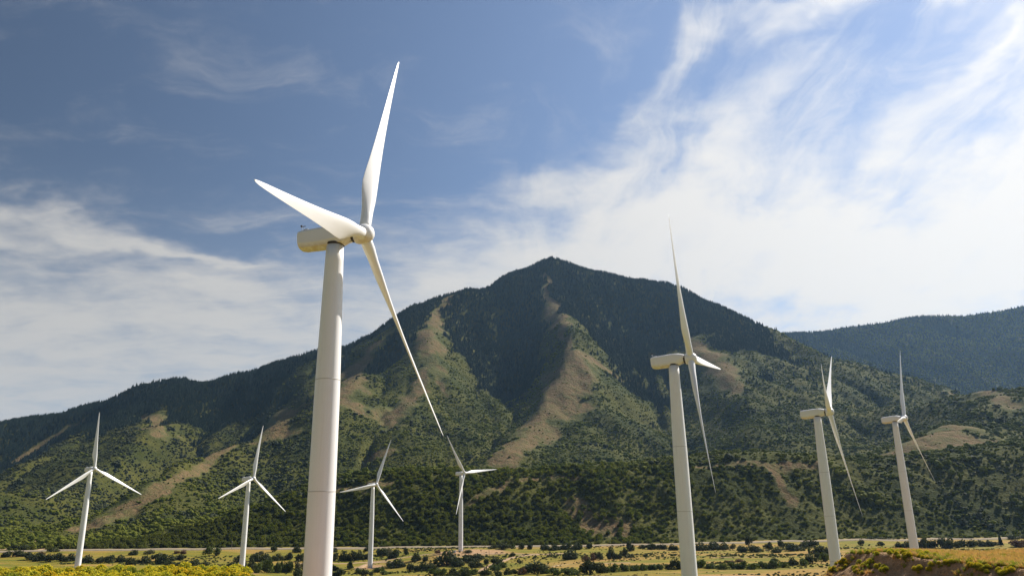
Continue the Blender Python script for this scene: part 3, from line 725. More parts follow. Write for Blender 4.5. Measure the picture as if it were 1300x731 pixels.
def fir_mesh(seed, tiers=6, k=9):
    g = np.random.default_rng(seed); V = []; F = []
    for t_ in range(tiers):
        z0 = .06 + .86 * t_ / tiers; z1 = min(z0 + .34 * (1 - .4 * t_ / tiers), 1.0); r = .22 * (1 - t_ / tiers) ** .9 + .02; o = len(V)
        V.append((0, 0, z1))
        for i in range(k * 2):
            a = math.pi * i / k + g.uniform(-.12, .12); rr = r * (g.uniform(.85, 1.2) if i % 2 else g.uniform(.45, .65)); V.append((rr * math.cos(a), rr * math.sin(a), z0 + (0 if i % 2 else .05) + g.uniform(-.02, .02)))
        for i in range(k * 2): F.append((o, o + 1 + i, o + 1 + (i + 1) % (2 * k)))
    return np.array(V), np.array(F)
def proto(name, V, F, mat, smooth=False):
    o = mesh_np(name, V, F, mat, smooth=smooth); C.objects.unlink(o); return o
def scatter(name, P, S, rot, idx, protos, kind='stuff', label=None, cat=None, mat=None):
    """one object whose points carry copies of small plants"""
    col = bpy.data.collections.new(name + '_kinds')
    for i, p in enumerate(protos):
        p.name = '%02d_%s' % (i, p.name); col.objects.link(p)
    me = bpy.data.meshes.new(name); me.vertices.add(len(P)); me.vertices.foreach_set('co', np.asarray(P, np.float32).ravel())
    a = me.attributes.new('size', 'FLOAT_VECTOR', 'POINT'); a.data.foreach_set('vector', np.asarray(S, np.float32).ravel())
    a = me.attributes.new('turn', 'FLOAT_VECTOR', 'POINT'); a.data.foreach_set('vector', np.asarray(rot, np.float32).ravel())
    a = me.attributes.new('pick', 'INT', 'POINT'); a.data.foreach_set('value', np.asarray(idx, np.int32))
    o = link(bpy.data.objects.new(name, me)); tag(o, label, cat, kind=kind)
    g = bpy.data.node_groups.new(name, 'GeometryNodeTree'); g.interface.new_socket('Geometry', in_out='INPUT', socket_type='NodeSocketGeometry'); g.interface.new_socket('Geometry', in_out='OUTPUT', socket_type='NodeSocketGeometry')
    N = g.nodes.new; L = g.links.new
    gi = N('NodeGroupInput'); go = N('NodeGroupOutput'); mp = N('GeometryNodeMeshToPoints'); ip = N('GeometryNodeInstanceOnPoints'); ci = N('GeometryNodeCollectionInfo')
    ci.inputs['Collection'].default_value = col; ci.inputs['Separate Children'].default_value = True; ci.inputs['Reset Children'].default_value = True
    ip.inputs['Pick Instance'].default_value = True
    def at(nm, ty):
        n = N('GeometryNodeInputNamedAttribute'); n.data_type = ty; n.inputs[0].default_value = nm; return n.outputs[0]
    e2r = N('FunctionNodeEulerToRotation'); L(at('turn', 'FLOAT_VECTOR'), e2r.inputs[0])
    L(gi.outputs[0], mp.inputs[0]); L(mp.outputs[0], ip.inputs['Points']); L(ci.outputs[0], ip.inputs['Instance']); L(at('pick', 'INT'), ip.inputs['Instance Index'])
    L(e2r.outputs[0], ip.inputs['Rotation']); L(at('size', 'FLOAT_VECTOR'), ip.inputs['Scale']); L(ip.outputs[0], go.inputs[0])
    md = o.modifiers.new('plants', 'NODES'); md.node_group = g
    return o

# what can be seen: running maximum of elevation along each azimuth
EL = TZ / RR; ELM = np.maximum.accumulate(np.where(RR > 130, EL, -1), axis=0)
def seen(x, y, top, margin=.003):
    a = (np.arctan2(x, y) - AZ0) / (AZ1 - AZ0) * (NA - 1); i = np.clip(np.round(a).astype(int), 0, NA - 1)
    r = np.hypot(x, y); j = np.clip(np.searchsorted(RS, r * .985) - 1, 0, NR - 1)
    return (height(x, y) + top) / r > ELM[j, i] - margin
g = np.random.default_rng(12)
def band(r0, r1, spacing, azm=R(40)):
    n = int(.5 * 2 * azm * (r1 ** 2 - r0 ** 2) / spacing ** 2)
    r = np.sqrt(g.uniform(r0 ** 2, r1 ** 2, n)); a = g.uniform(-azm, azm, n); return r * np.sin(a), r * np.cos(a)
def concavity(x, y, s=130):
    m = sum(height(x + s * math.cos(a), y + s * math.sin(a)) for a in np.arange(8) * math.pi / 4) / 8
    return m - height(x, y)
xs, ys = [], []
for r0, r1, sp in ((1040, 1300, 5.2), (1300, 2000, 5.8), (2000, 3700, 7.2)):
    a, b = band(r0, r1, sp); xs.append(a); ys.append(b)
x = np.concatenate(xs); y = np.concatenate(ys)
k = seen(x, y, 14) & (y > 880); x, y = x[k], y[k]
z = height(x, y); cc = concavity(x, y); bare = bareness(x, y); nz = fbm(x, y, 230, 4, 301); nf = fbm(x, y, 45, 3, 311)
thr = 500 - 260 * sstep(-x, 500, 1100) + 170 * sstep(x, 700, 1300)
fir = (z + cc * 5.5 + nz * 170 + nf * 60 > thr) & (bare < .45 + nf * .3)
oakd = 1.0 + .75 * nz + .5 * nf + np.clip(cc * .03, -.2, .3) - .12 * sstep(z, 150, 350)
oak = (~fir) & (g.uniform(0, 1, len(x)) < np.clip(oakd, .2, 1)) & (bare < .42 + nf * .5 + g.uniform(-.25, .1, len(x)))
strag = (~fir) & (~oak) & (bare > .3) & (g.uniform(0, 1, len(x)) < .04 + .45 * (nf > .12 + .5 * (bare - .3)))
keepf = fir & (g.uniform(0, 1, len(x)) < .97)
m = keepf | oak | strag
X, Y, Z = x[m], y[m], z[m]; isf = keepf[m] | ((oak[m]) & (g.uniform(0, 1, m.sum()) < .03 * sstep(Z, 200, 450)))
rad = np.where(isf, g.uniform(10, 20, m.sum()) , g.uniform(2.0, 3.6, m.sum()) * (1 + .9 * (g.uniform(0, 1, m.sum()) < .12)) * (1 + .7 * np.clip(nf[m] + nz[m] * .6, -.5, .8))) * np.where(strag[m], .7, 1)
S = np.where(isf[:, None], rad[:, None] * np.array([1, 1, 1.0]), np.stack([rad, rad, rad * g.uniform(.75, 1.25, m.sum())], -1))
idx = np.where(isf, g.integers(0, 3, m.sum()), g.integers(3, 7, m.sum()))
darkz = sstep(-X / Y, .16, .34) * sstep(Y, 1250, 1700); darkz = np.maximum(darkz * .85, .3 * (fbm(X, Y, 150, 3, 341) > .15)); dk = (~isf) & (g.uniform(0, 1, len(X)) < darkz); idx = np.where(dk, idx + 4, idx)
rot = np.stack([g.normal(0, .03, m.sum()), g.normal(0, .03, m.sum()), g.uniform(0, 6.28, m.sum())], -1)
P = np.stack([X, Y, Z - .3], -1)
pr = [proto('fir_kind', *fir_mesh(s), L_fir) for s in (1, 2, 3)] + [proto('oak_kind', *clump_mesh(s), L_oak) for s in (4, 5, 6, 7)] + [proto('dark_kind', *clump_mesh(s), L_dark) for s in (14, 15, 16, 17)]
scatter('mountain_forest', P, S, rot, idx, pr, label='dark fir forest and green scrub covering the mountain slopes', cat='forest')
print('forest', len(P), int(isf.sum()))

# forest of the far mountain
n = 60000; x = g.uniform(FX0 + 100, 5000, n); y = g.uniform(3600, 5050, n); kk = (x / y > .25) & (x / y < .85); x, y = x[kk], y[kk]
z = bilin(fz, FX0, FY0, FDX, x, y); nb = fbm(x, y, 260, 4, 221); kk = nb < .8; x, y, z = x[kk], y[kk], z[kk]; n = len(x)
r_ = g.uniform(13, 26, n); isf = g.uniform(0, 1, n) < np.where(fbm(x * 1.0 + y * .5, y * .35, 520, 4, 201, ridged=True) > .22, .25, .93)
S = np.where(isf[:, None], r_[:, None] * np.array([1.25, 1.25, 1]), r_[:, None] * np.array([.45, .45, .4]))
scatter('far_forest', np.stack([x, y, z - .5], -1), S, np.stack([x * 0, x * 0, g.uniform(0, 6.28, n)], -1), np.where(isf, 0, 1), [proto('fir_far_kind', *fir_mesh(9, 4, 7), L_fir), proto('oak_far_kind', *clump_mesh(10, 3), L_oak)], label='dark forest on the far blue mountain at the right', cat='forest')

# the wooded bluff behind the road: the nearest row are trees of their own, the rest one wood
x, y = band(870, 1060, 5.0); k = (y > 874); x, y = x[k], y[k]; z = height(x, y)
nz = fbm(x, y, 60, 4, 321); nf = fbm(x, y, 22, 3, 331); bare = bareness(x, y); right = sstep(x / y, .08, .3)
dens = .92 + nz * .7 - right * (.28 + .3 * np.abs(nf)) - .8 * (bare > .5) - .7 * sstep(-x / y, .42, .6) 
k = (g.uniform(0, 1, len(x)) < dens) & seen(x, y, 8); x, y, z, right, nf = x[k], y[k], z[k], right[k], nf[k]
rad = g.uniform(2.4, 4.9, len(x)) * (1 - .25 * right) * (1 + .25 * nf); hgt = rad * g.uniform(1.1, 1.9, len(x)) * (1 - .3 * right)
px_ = np.abs(x / y) < .70
front = (y < 897) & px_
near_i = np.where(front)[0]; near_i = near_i[np.argsort(y[near_i])][:250]
rest = np.ones(len(x), bool); rest[near_i] = False
n = rest.sum()
oakprotos = [proto('bluff_kind', *bush_mesh(40 + s, 260, 8, .2), L_oakd) for s in range(4)]
scatter('bluff_wood', np.stack([x, y, z - .3], -1)[rest], np.stack([rad, rad, hgt], -1)[rest], np.stack([np.zeros(n), np.zeros(n), g.uniform(0, 6.28, n)], -1), g.integers(0, 4, n), oakprotos, label='dense dark scrub oak wood covering the steep bluff behind the road', cat='wood')
print('bluff', len(x), n)

# ------------------------------------------------------------------ plants that stand on their own
def stems_mesh(seed, k=7, h=.55, r=.035):
    g_ = np.random.default_rng(seed); V = []; F = []
    for i in range(k):
        a = g_.uniform(0, 6.28); b = np.array([.1 * math.cos(a), .1 * math.sin(a), -.08]); t_ = np.array([.45 * math.cos(a) * g_.uniform(.4, 1.1), .45 * math.sin(a) * g_.uniform(.4, 1.1), h * g_.uniform(.8, 1.1)]); o = len(V)
        for p, rr in ((b, r), ((b + t_) / 2 + g_.normal(0, .03, 3), r * .7), (t_, r * .3)):
            for q_ in range(5): V.append(tuple(p + rr * np.array([math.cos(q_ * 1.257), math.sin(q_ * 1.257), 0])))
        for s_ in range(2):
            for q_ in range(5): F.append((o + s_ * 5 + q_, o + s_ * 5 + (q_ + 1) % 5, o + s_ * 5 + 5 + (q_ + 1) % 5, o + s_ * 5 + 5 + q_))
    return np.array(V), np.array(F)
def mesh_only(name, V, F, mat, smooth=False):
    o = mesh_np(name, V, F, mat, smooth=smooth); me = o.data; bpy.data.objects.remove(o); return me
STEM = [mesh_only('stem', *stems_mesh(s), M_bark) for s in (1, 2)]
STEMP = mesh_only('stem', *stems_mesh(3, 9, .7, .05), M_palebark)
BUSH = {k: [mesh_only('foliage', *bush_mesh(100 + s + 10 * j, 620, 8, .12), mt) for s in range(4)] for j, (k, mt) in enumerate((('dark', L_dark), ('mid', L_mid), ('red', L_red), ('sage', L_sage), ('bluff', L_oakd)))}
FIRM = mesh_only('crown', *fir_mesh(77, 9, 12), L_fir)
def trunk_me(r=.05, h=.5):
    V, F = loft([circ(r * k, z, 8) for k, z in ((1.25, -.06), (1, 0), (.75, h * .6), (.4, h))]); return mesh_only('trunk', V, F, M_bark, True)
TRUNK = trunk_me(.06, .6); FTRUNK = trunk_me(.03, .85)
WORDS = {'dark': 'dark green', 'mid': 'fresh green', 'red': 'rusty brown', 'sage': 'grey-green', 'bluff': 'dark olive'}
LAND = [(98, 'the foot of the leftmost turbine'), (306, 'the turbine between the leftmost and the huge one'), (403, 'the huge near tower'), (470, 'the small turbine right of the huge tower'), (585, 'the turbine on the dirt pad'), (873, 'the second largest turbine'), (1060, 'the left end of the dirt bank'), (1160, 'the rightmost turbine')]
seen_labels = {}
def place_label(px, what):
    d, nm = min((abs(px - a), b) for a, b in LAND); a = [q_[0] for q_ in LAND if q_[1] == nm][0]
    side = 'left of' if px < a - 9 else 'right of' if px > a + 9 else 'beside'
    return what, side, nm
def bush(px, py, w_, h_, kind, seed=None, parts=None, pos=None):
    """a bush whose foot is seen at (px, py), w_ x h_ pixels big"""
    if pos is None:
        P_ = hit([px], [py], 150)[0]
        if P_[1] < 0: return None
    else: P_ = np.array(pos)
    k = P_[1] * .98 / F_PX; W_ = w_ * k / 2 * 1.32; H_ = h_ * k * 1.18; s = g.integers(0, 4) if seed is None else seed
    big = h_ >= 6 if parts is None else parts
    size = 'large' if w_ * h_ > 170 else 'small' if w_ * h_ < 60 else 'mid-sized'; shape = 'spreading' if w_ > 1.9 * h_ else 'upright' if h_ > w_ * 1.05 else 'round'
    what, side, nm = place_label(px, f'{size} {shape} {WORDS[kind]} bush')
    where = 'by the road' if py < 699 else 'in the front row' if py > 721 else 'in the meadow'
    lab = f'{what} {where} {side} {nm}'
    if len(lab.split()) > 16: lab = f'{what} {side} {nm}'
    grp = 'bushes scattered over the valley floor'
    if kind == 'bluff': lab = 'dark olive scrub oak in the front row of the bluff wood behind the road'; grp = 'scrub oaks lining the foot of the bluff'
    me = BUSH[kind][s]
    if big:
        o = link(bpy.data.objects.new('bush', None)); o.empty_display_size = 1; o.location = tuple(P_ - np.array([0, 0, .15]))
        f = link(bpy.data.objects.new('foliage', me), o); st = link(bpy.data.objects.new('stem', STEMP if kind == 'red' else STEM[s % 2]), o)
    else:
        o = link(bpy.data.objects.new('bush' if kind != 'bluff' else 'scrub_oak', me)); o.location = tuple(P_ - np.array([0, 0, .15]))
    o.scale = (W_, W_ * g.uniform(.8, 1.1), H_); o.rotation_euler = (0, 0, g.uniform(0, 6.28))
    tag(o, lab, 'bush', grp); return o
BL_ = """200 712 20 9 d;185 715 16 9 d;205 716 16 12 d;215 723 16 13 d;230 710 12 6 d;245 719 20 8 d;276 705 7 5 d;293 723 11 9 d;302 713 11 8 d;170 704 14 6 d;190 703 12 6 s;232 703 10 5 r;225 702 12 4 r
8 707 14 8 d;22 706 16 9 d;38 710 16 9 d;50 712 15 8 d;62 713 14 9 d;76 712 13 10 d;88 712 14 9 d;112 714 15 9 d;126 714 14 8 d;140 714 14 9 d;154 713 14 8 d;68 700 14 5 d;30 698 16 6 d;165 716 13 8 d;52 704 10 5 r
347 700 8 7 d;378 701 10 8 d;330 704 10 5 s;322 712 14 9 d;336 712 14 9 d;352 711 12 8 d;366 710 12 8 d;380 712 12 10 d;327 727 12 13 m;340 727 15 17 m;353 727 11 15 m;366 726 13 17 m;378 724 9 12 s;377 731 16 9 d;318 724 11 14 d;388 716 10 8 d
425 711 12 9 d;436 711 13 11 d;447 711 14 11 d;458 710 13 10 d;466 699 8 6 d;466 709 11 8 d;424 700 10 5 d;445 722 9 9 m;432 731 14 9 d;424 724 10 8 d;455 728 10 7 m;463 731 12 8 d;479 726 11 8 m;416 729 10 8 m;487 729 12 6 m
485 705 12 9 d;500 708 16 10 d;493 702 12 6 s;502 720 22 10 d;515 704 7 9 d;527 712 12 10 d;540 712 10 8 d;522 725 16 9 d;536 724 18 10 d;565 717 32 17 d;555 702 8 4 r;594 713 20 6 d;607 709 18 6 d;600 720 16 9 d;592 701 12 4 s;617 716 8 8 d;630 717 16 9 d;550 728 14 7 m;562 730 14 8 m;575 729 14 8 d;590 731 14 9 d;603 729 14 7 m;618 730 12 9 d;633 731 12 8 d;646 729 12 8 d;588 727 12 6 m;545 720 12 6 d;580 719 12 8 d
640 697 20 7 d;662 697 8 8 d;673 697 8 8 d;651 696 9 6 m;692 698 14 8 d;706 698 14 7 d;720 697 16 8 d;735 697 16 9 d;748 696 10 8 d;724 709 23 11 d;743 711 10 8 r;752 711 9 9 r;762 710 10 9 d;775 709 12 14 d;786 709 8 6 d;680 728 30 14 d;664 729 10 9 r;705 729 18 9 m;722 729 20 10 m;750 728 22 15 d;651 706 7 5 d;659 715 8 5 s;640 720 14 8 m;626 724 14 8 m
800 699 10 12 d;794 707 8 11 d;815 696 12 5 d;828 697 14 7 d;841 697 14 7 d;855 698 12 7 d;800 707 14 4 d;820 706 8 4 d;766 727 16 12 d;779 726 14 11 m;792 725 14 9 m;805 724 13 9 m;816 724 13 8 m;827 723 14 9 m;838 723 12 7 m;858 722 16 12 d;868 721 12 10 d;890 720 14 10 m;888 698 18 9 d;903 697 22 9 d;918 697 14 8 d;930 696 10 6 s
951 691 9 11 d;943 700 16 8 d;957 700 22 9 d;978 697 9 9 d;985 701 13 6 d;993 694 12 8 d;1003 696 10 7 d;1009 699 24 9 d;1025 692 14 6 d;1033 694 16 8 d;1041 702 15 9 d;1027 702 4 8 m;1047 712 14 10 m;1030 715 16 10 d;1008 717 14 9 d;1019 717 14 8 m;904 721 14 7 m;917 722 14 8 m;930 722 14 8 m;944 722 14 9 m;957 722 14 7 m;969 721 14 8 m;983 721 15 10 m;995 720 12 7 m;925 714 11 4 r;938 713 13 4 r;983 713 10 5 d;1040 709 14 9 d;1051 704 10 8 d
1094 692 9 7 d;1118 692 9 5 d;1150 694 12 7 d;1142 694 10 6 d;1174 695 14 12 d;1186 695 14 11 d;1198 695 14 12 d;1210 695 14 12 d;1222 694 14 10 d;1234 694 14 10 d;1247 693 14 8 d;1258 693 12 8 d;1292 694 20 9 r;1303 694 16 9 r;1286 684 16 5 d;1126 685 18 4 s;1104 685 12 4 d"""
KD = {'d': 'dark', 'm': 'mid', 's': 'sage', 'r': 'red'}
for row in BL_.replace('\n', ';').split(';'):
    a, b_, c_, d_, e_ = row.split(); bush(float(a), float(b_), float(c_), float(d_), KD[e_])
    if float(c_) * float(d_) > 70:
        bush(float(a) + g.uniform(-.75, .75) * float(c_), float(b_) - g.uniform(-.5, 1.5), float(c_) * g.uniform(.55, 1.0), float(d_) * g.uniform(.5, .85), KD[e_])
def tree(px, py, h_, kind, label, wide=.5):
    P_ = hit([px], [py], 150)[0]; H_ = h_ * P_[1] * .98 / F_PX
    o = link(bpy.data.objects.new('fir_tree' if kind == 'fir' else 'tree', None)); o.location = tuple(P_ - np.array([0, 0, .1])); o.scale = (H_ * wide * 2.2, H_ * wide * 2.2, H_) if kind == 'fir' else (H_ * wide,) * 2 + (H_,)
    c_ = link(bpy.data.objects.new('crown', FIRM if kind == 'fir' else BUSH['mid'][1]), o)
    if kind != 'fir': c_.location = (0, 0, .12); c_.scale = (1, 1, .9)
    link(bpy.data.objects.new('trunk', FTRUNK if kind == 'fir' else TRUNK), o)
    tag(o, label, 'tree')
tree(265, 706, 14, 'broad', 'bright green bushy tree standing alone in the meadow below the road', .62)
tree(276, 704, 10, 'broad', 'low green tree beside the bright green one in the meadow', .55)
tree(1271, 693, 16, 'fir', 'single dark conifer above the golden grass terrace at the right', .42)
for i in near_i:
    r0 = rad[i]; o = link(bpy.data.objects.new('scrub_oak', BUSH['bluff'][int(g.integers(0, 4))])); o.location = (x[i], y[i], z[i] - .3); o.scale = (r0, r0, hgt[i]); o.rotation_euler = (0, 0, g.uniform(0, 6.28))
    _, sd_, nm_ = place_label(650 + F_PX * x[i] / y[i] * 1.02, ''); tall = 'slender' if hgt[i] > 1.6 * r0 else 'broad' if r0 > 4 else 'small' if r0 < 3 else 'mid-sized'
    tag(o, f'{tall} dark olive roadside scrub oak, {sd_} {nm_}'.replace('the turbine between the leftmost and the huge one', 'the second turbine').replace('the small turbine right of the huge tower', 'the small turbine past the huge tower'), 'tree', 'scrub oaks lining the foot of the bluff')

# sage and grass clumps nobody could count, over the valley floor
x, y = band(330, 862, 3.8); nz = fbm(x * .3, y, 55, 4, 401); k = (g.uniform(0, 1, len(x)) < .28 + nz * 1.8) & (np.interp(y, [330, 350, 390, 410], [1, 1, 1, 0]) * (x / y > -.1) < .5) & seen(x, y, 2)
x, y = x[k], y[k]; n = len(x); rd = g.uniform(.4, 1.5, n) * (1 + 1.2 * np.clip(fbm(x * .3, y, 55, 4, 401), -.5, 1))
sp_ = [proto('sage_kind', *bush_mesh(70 + s, 110, 4, .3), mt) for s, mt in enumerate((L_sage, L_mid, L_dark))]
scatter('valley_scrub', np.stack([x, y, height(x, y) - .1], -1), np.stack([rd, rd, rd * .8], -1), np.stack([x * 0, x * 0, g.uniform(0, 6.28, n)], -1), g.choice(3, n, p=[.45, .3, .25]), sp_, label='low sagebrush and weeds dotted over the valley meadow', cat='ground cover')

# ---- rabbitbrush on the left terrace
def brush_mesh(seed, n=260):
    g_ = np.random.default_rng(seed); V = []; F = []; T_ = []
    for i in range(n):
        a = g_.uniform(0, 6.28); el = g_.uniform(.25, 1.0) ** .6; r = math.sqrt(max(0, 1 - el * el)) * g_.uniform(.7, 1); b0 = np.array([.15 * math.cos(a), .15 * math.sin(a), 0]) * g_.uniform(.3, 1)
        tp = np.array([r * math.cos(a), r * math.sin(a), el * g_.uniform(.72, 1.05)]); d = np.array([-math.sin(a), math.cos(a), 0]) * .022; mid = (b0 + tp) / 2 + np.array([r * .1 * math.cos(a), r * .1 * math.sin(a), -.04]); o = len(V)
        V += [b0 - d, b0 + d, mid + d * 2.2, mid - d * 2.2, tp + d * 1.5, tp - d * 1.5]; F += [(o, o + 1, o + 2, o + 3), (o + 3, o + 2, o + 4, o + 5)]; T_.append(tp)
    return np.array(V), np.array(F), np.array(T_)
BRUSH = []
for s in range(5):
    V, F, T_ = brush_mesh(500 + s); rng = np.random.default_rng(600 + s)
    d = sphere_pts(420); d[:, 2] = np.abs(d[:, 2]); lv, lf = cards(d * rng.uniform(.45, .95, (420, 1)), d, .085, 2.2)
    st = mesh_only('stems', np.concatenate([V, lv]), np.concatenate([F, lf + len(V)]), L_brush)
    T2 = np.repeat(T_[: 190 + 15 * s], 4, 0) + rng.normal(0, .035, (4 * (190 + 15 * s), 3)); fl, ff = cards(T2, np.tile([0, 0, 1.], (len(T2), 1)), .075, 1.1, .9)
    BRUSH.append((st, mesh_only('flowers', fl, ff, L_yel)))
xx = g.uniform(-64, -20, 4000); yy = g.uniform(70, 97, 4000); lim = np.interp(yy, [70, 97], [-.345, -.345]); kk = (xx / yy > -.70) & (xx / yy < lim + .0 + g.uniform(-.04, .03, 4000)); xx, yy = xx[kk], yy[kk]
acc = []
for a, b_ in zip(xx, yy):
    if all((a - c_) ** 2 + (b_ - d_) ** 2 > 1.25 ** 2 for c_, d_ in acc): acc.append((a, b_))
    if len(acc) >= 295: break
for i, (a, b_) in enumerate(acc):
    s = int(g.integers(0, 5)); r0 = g.uniform(.65, 1.15); bare_ = g.uniform() < .1; far_r = b_ > 84
    o = link(bpy.data.objects.new('rabbitbrush', BRUSH[s][0])); o.location = (a, b_, float(height(a, b_)) - .05); o.scale = (r0, r0, r0 * g.uniform(.75, 1.15)); o.rotation_euler = (0, 0, g.uniform(0, 6.28))
    if not bare_:
        f = link(bpy.data.objects.new('flowers', BRUSH[s][1]), o)
    tag(o, ('flowerless green rabbitbrush' if bare_ else ('large ' if r0 > .97 else 'small ' if r0 < .8 else '') + 'yellow flowering rabbitbrush') + (' along the far edge' if far_r else ' in the front') + (' below the leftmost turbine' if a / b_ < -.5 else ' at the right end of the left terrace' if a / b_ > -.42 else ' in the middle of the left terrace'), 'bush', 'rabbitbrush covering the left terrace')

# ---- the right terrace: golden grass, yellow weeds on the lip and in the cut bank
def tuft_mesh(seed, n=34, lean=.45):
    g_ = np.random.default_rng(seed); V = []; F = []
    for i in range(n):
        a = g_.uniform(0, 6.28); ln = g_.uniform(.5, 1.05); tl = g_.uniform(.05, lean); d = np.array([-math.sin(a), math.cos(a), 0]) * .03; b0 = np.array([math.cos(a), math.sin(a), 0]) * g_.uniform(0, .22)
        tp = b0 + np.array([math.cos(a) * tl, math.sin(a) * tl, ln]); md_ = b0 + np.array([math.cos(a) * tl * .3, math.sin(a) * tl * .3, ln * .6]); o = len(V)
        V += [b0 - d, b0 + d, md_ + d, md_ - d, tp + d * .3, tp - d * .3]; F += [(o, o + 1, o + 2, o + 3), (o + 3, o + 2, o + 4, o + 5)]
    return np.array(V), np.array(F)
n = 26000; x = g.uniform(20, 70, n); y = g.uniform(62, 97, n); xe = np.interp(y, EDGE_Y, EDGE_X); kk = (x > xe + .3) & (x / y < .80); onb = (x < xe) & (x > xe - 6) & (fbm(x, y, 3, 3, 411) > .12) & (g.uniform(0, 1, n) < .5)
kk = kk | onb; x, y, onb = x[kk], y[kk], onb[kk]; n = len(x); gr = fbm(x, y, 5, 3, 412)
sz = g.uniform(.18, .5, n) * (1 + gr * .5)
pickk = np.where(g.uniform(0, 1, n) < .05 + .14 * (gr > .25) + .45 * (np.abs(x - np.interp(y, EDGE_Y, EDGE_X)) < 2.0), 2, g.integers(0, 2, n))
scatter('terrace_grass', np.stack([x, y, height(x, y) - .03], -1), np.stack([sz * 1.1, sz * 1.1, sz], -1), np.stack([g.normal(0, .15, n), g.normal(0, .15, n), g.uniform(0, 6.28, n)], -1), pickk,
        [proto('straw_kind', *tuft_mesh(1), L_straw), proto('straw_kind', *tuft_mesh(2, 40, .7), L_straw), proto('green_kind', *tuft_mesh(3, 40, .6), L_brush)], label='golden grass covering the top of the right terrace', cat='grass')
# yellow flowering weeds, one by one
cnt = 0; spots = []
for px0, py0, sd in [(1062,703,5),(1075,699,8),(1090,699,8),(1105,700,9),(1122,700,9),(1138,702,8),(1150,705,8),(1160,703,6),(1170,706,7),(1185,704,8),(1065,712,6),(1075,716,7),(1058,722,6),(1102,716,6),(1120,722,5),(1200,716,8),(1215,706,9),(1250,722,6),(1275,725,7),(1235,718,6),(1095,724,6),(1172,722,7)]:
    for q_ in range(11):
        a, b_ = px0 + g.normal(0, sd), min(730, py0 + g.normal(0, 2.5)); spots.append((a, b_))
PP = hit([s_[0] for s_ in spots], [s_[1] for s_ in spots], 55)
for (a, b_), p_ in zip(spots, PP):
    if p_[1] < 0 or p_[1] > 100: continue
    s = int(g.integers(0, 5)); r0 = g.uniform(.14, .4)
    o = link(bpy.data.objects.new('flowering_weed', BRUSH[s][0])); o.location = tuple(p_ - np.array([0, 0, .03])); o.scale = (r0, r0, r0 * 1.2); o.rotation_euler = (0, 0, g.uniform(0, 6.28)); link(bpy.data.objects.new('flowers', BRUSH[s][1]), o)
    tag(o, ('tiny' if r0 < .33 else 'small') + ' yellow weed ' + ('left of the rightmost turbine ' if a < 1150 else 'right of the rightmost turbine ') + ('on the lip of the dirt bank' if b_ < 709 else 'growing in the face of the dirt bank'), 'plant', 'yellow weeds on the dirt bank')

# ---- rubble on the spoil heap
m_rock, t_, b0_ = new_mat('rubble_stone', .9, .2); ps = t_.n('ShaderNodeTexCoord').outputs['Object']; oi = t_.n('ShaderNodeObjectInfo').outputs['Random']
cl_ = t_.mix(oi, (0.16, 0.12, 0.10, 1), (0.40, 0.35, 0.31, 1)); t_.t.links.new(t_.mix(t_.ramp(t_.noise(ps, 2.5, 5, .6), .4, .7), cl_, (0.12, 0.10, 0.085, 1)), b0_.inputs['Base Color'])
ROCK = []
for s in range(5):
    V, F = I2; gg_ = np.random.default_rng(700 + s); V = V.copy()
    for c_ in range(7):
        nrm = gg_.normal(0, 1, 3); nrm /= np.linalg.norm(nrm); dd = V @ nrm; cut = gg_.uniform(.45, .75); V = V - np.clip(dd - cut, 0, None)[:, None] * nrm
    ROCK.append(mesh_only('rock', V * np.array([1.15, .9, .75]), F, m_rock))
for i in range(110):
    a = g.uniform(958, 1042); xw = (a - 650) / F_PX * 1.02 * 122; yw = g.uniform(114, 124); r0 = g.uniform(.25, .62)
    o = link(bpy.data.objects.new('rock', ROCK[int(g.integers(0, 5))])); o.location = (xw, yw, float(height(xw, yw)) + r0 * .25); o.scale = (r0, r0, r0); o.rotation_euler = (g.uniform(-.4, .4), g.uniform(-.4, .4), g.uniform(0, 6.28))
    tag(o, ('large' if r0 > .5 else 'small' if r0 < .36 else 'mid-sized') + ' broken rock ' + ('at the left end of' if a < 982 else 'at the right end of' if a > 1018 else 'in the middle of') + ' the rubble row left of the dirt bank', 'rock', 'rubble rocks left of the dirt bank')

# ---- small man-made things and cattle by the dirt pad
def pole(px, py, h_px, r, mat, label, arms=False):
    P_ = hit([px], [py], 300)[0]; h_ = h_px * P_[1] / F_PX
    o = loft_obj('utility_pole' if arms else 'marker_post', [circ(r, -.5, 10), circ(r * .7, h_, 10), circ(.01, h_ + .02, 10)], mat, None); o.location = tuple(P_); tag(o, label, 'pole' if arms else 'post')
    if arms:
        V = np.array([(sx * 1.1, sy * .07, h_ - .7 + sz * .07) for sx in (-1, 1) for sy in (-1, 1) for sz in (-1, 1)])
        mesh_np('crossarm', V, [(0, 1, 3, 2), (4, 6, 7, 5), (0, 4, 5, 1), (2, 3, 7, 6), (0, 2, 6, 4), (1, 5, 7, 3)], mat, o, smooth=False)
pole(621, 706, 11, .16, M_bark, 'thin dark wooden pole right of the turbine on the dirt pad', True)
pole(294, 697, 10, .14, M_palebark, 'thin pale wooden pole standing by the road left of the second turbine', True)
pole(796, 709, 5, .16, M_palebark, 'short pale post beside the upright bush in the meadow')
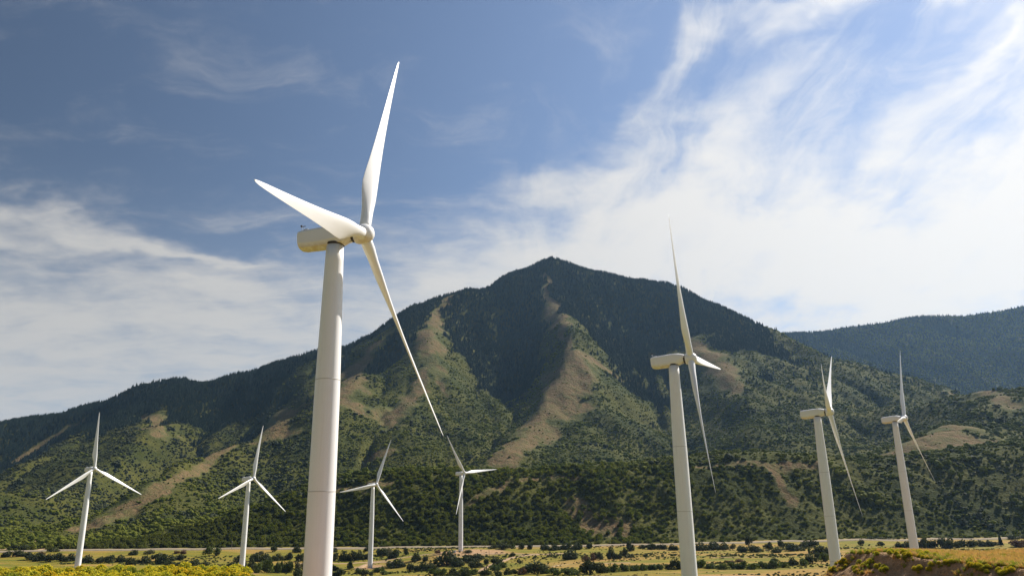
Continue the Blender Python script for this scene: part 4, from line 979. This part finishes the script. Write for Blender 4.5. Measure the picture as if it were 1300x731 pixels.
# electrical cabinet at the foot of the smallest turbine
P_ = hit([577], [701], 400)[0]
cab = link(bpy.data.objects.new('electrical_cabinet', None)); cab.location = tuple(P_); tag(cab, 'pale electrical cabinet left of the foot of the smallest turbine', 'cabinet')
def bbox(name, c, s, mat, par, bev=.05):
    V = np.array([(c[0] + sx * s[0] / 2, c[1] + sy * s[1] / 2, c[2] + sz * s[2] / 2) for sx in (-1, 1) for sy in (-1, 1) for sz in (-1, 1)])
    o = mesh_np(name, V, [(0, 1, 3, 2), (4, 6, 7, 5), (0, 4, 5, 1), (2, 3, 7, 6), (0, 2, 6, 4), (1, 5, 7, 3)], mat, par, smooth=False); m_ = o.modifiers.new('b', 'BEVEL'); m_.width = bev; m_.segments = 2; return o
bbox('housing', (0, 0, 1.0), (2.6, 1.8, 2.0), M_blade, cab); bbox('roof', (0, 0, 2.07), (2.8, 2.0, .14), M_conc, cab); bbox('door', (-.6, -.92, 1.0), (1.1, .05, 1.7), M_metal, cab, .01); bbox('door', (.6, -.92, 1.0), (1.1, .05, 1.7), M_metal, cab, .01)
# cattle
M_cow = new_mat('cow_hide', .8)[0]; M_cow.node_tree.nodes['Principled BSDF'].inputs['Base Color'].default_value = (.02, .017, .015, 1)
def cow_mesh():
    J = [((0, 0, 1.15), .36), ((.75, 0, 1.2), .33), ((-.7, 0, 1.2), .34), ((1.15, 0, 1.15), .22), ((1.5, 0, .85), .15), ((1.75, 0, .62), .12), ((-1.0, 0, 1.25), .16), ((-1.12, 0, .7), .04),
         ((.72, .2, .75), .13), ((.74, .2, .42), .075), ((.72, .2, .03), .06), ((.72, -.2, .75), .13), ((.84, -.2, .42), .075), ((.82, -.2, .03), .06),
         ((-.72, .2, .8), .17), ((-.88, .2, .48), .075), ((-.78, .2, .03), .06), ((-.72, -.2, .8), .17), ((-.80, -.2, .48), .075), ((-.68, -.2, .03), .06)]
    E_ = [(0, 1), (0, 2), (1, 3), (3, 4), (4, 5), (2, 6), (6, 7), (1, 8), (8, 9), (9, 10), (1, 11), (11, 12), (12, 13), (2, 14), (14, 15), (15, 16), (2, 17), (17, 18), (18, 19)]
    me = bpy.data.meshes.new('cow'); me.from_pydata([j[0] for j in J], E_, []); me.materials.append(M_cow); return me, J
def cow(px, py, rz, label):
    me, J = cow_mesh(); o = link(bpy.data.objects.new('cow', me)); P_ = hit([px], [py], 400)[0]; o.location = tuple(P_); o.rotation_euler = (0, 0, rz)
    sk = o.modifiers.new('skin', 'SKIN')
    for i, (p, r) in enumerate(J): me.skin_vertices[0].data[i].radius = (r, r)
    me.skin_vertices[0].data[0].use_root = True
    s = o.modifiers.new('sub', 'SUBSURF'); s.levels = 1; s.render_levels = 2
    tag(o, label, 'cow', 'black cattle on the dirt track')
cow(630.5, 702.6, R(180), 'left one of two black cows grazing right of the dirt pad'); cow(637, 702.4, 0, 'right one of two black cows grazing right of the dirt pad')
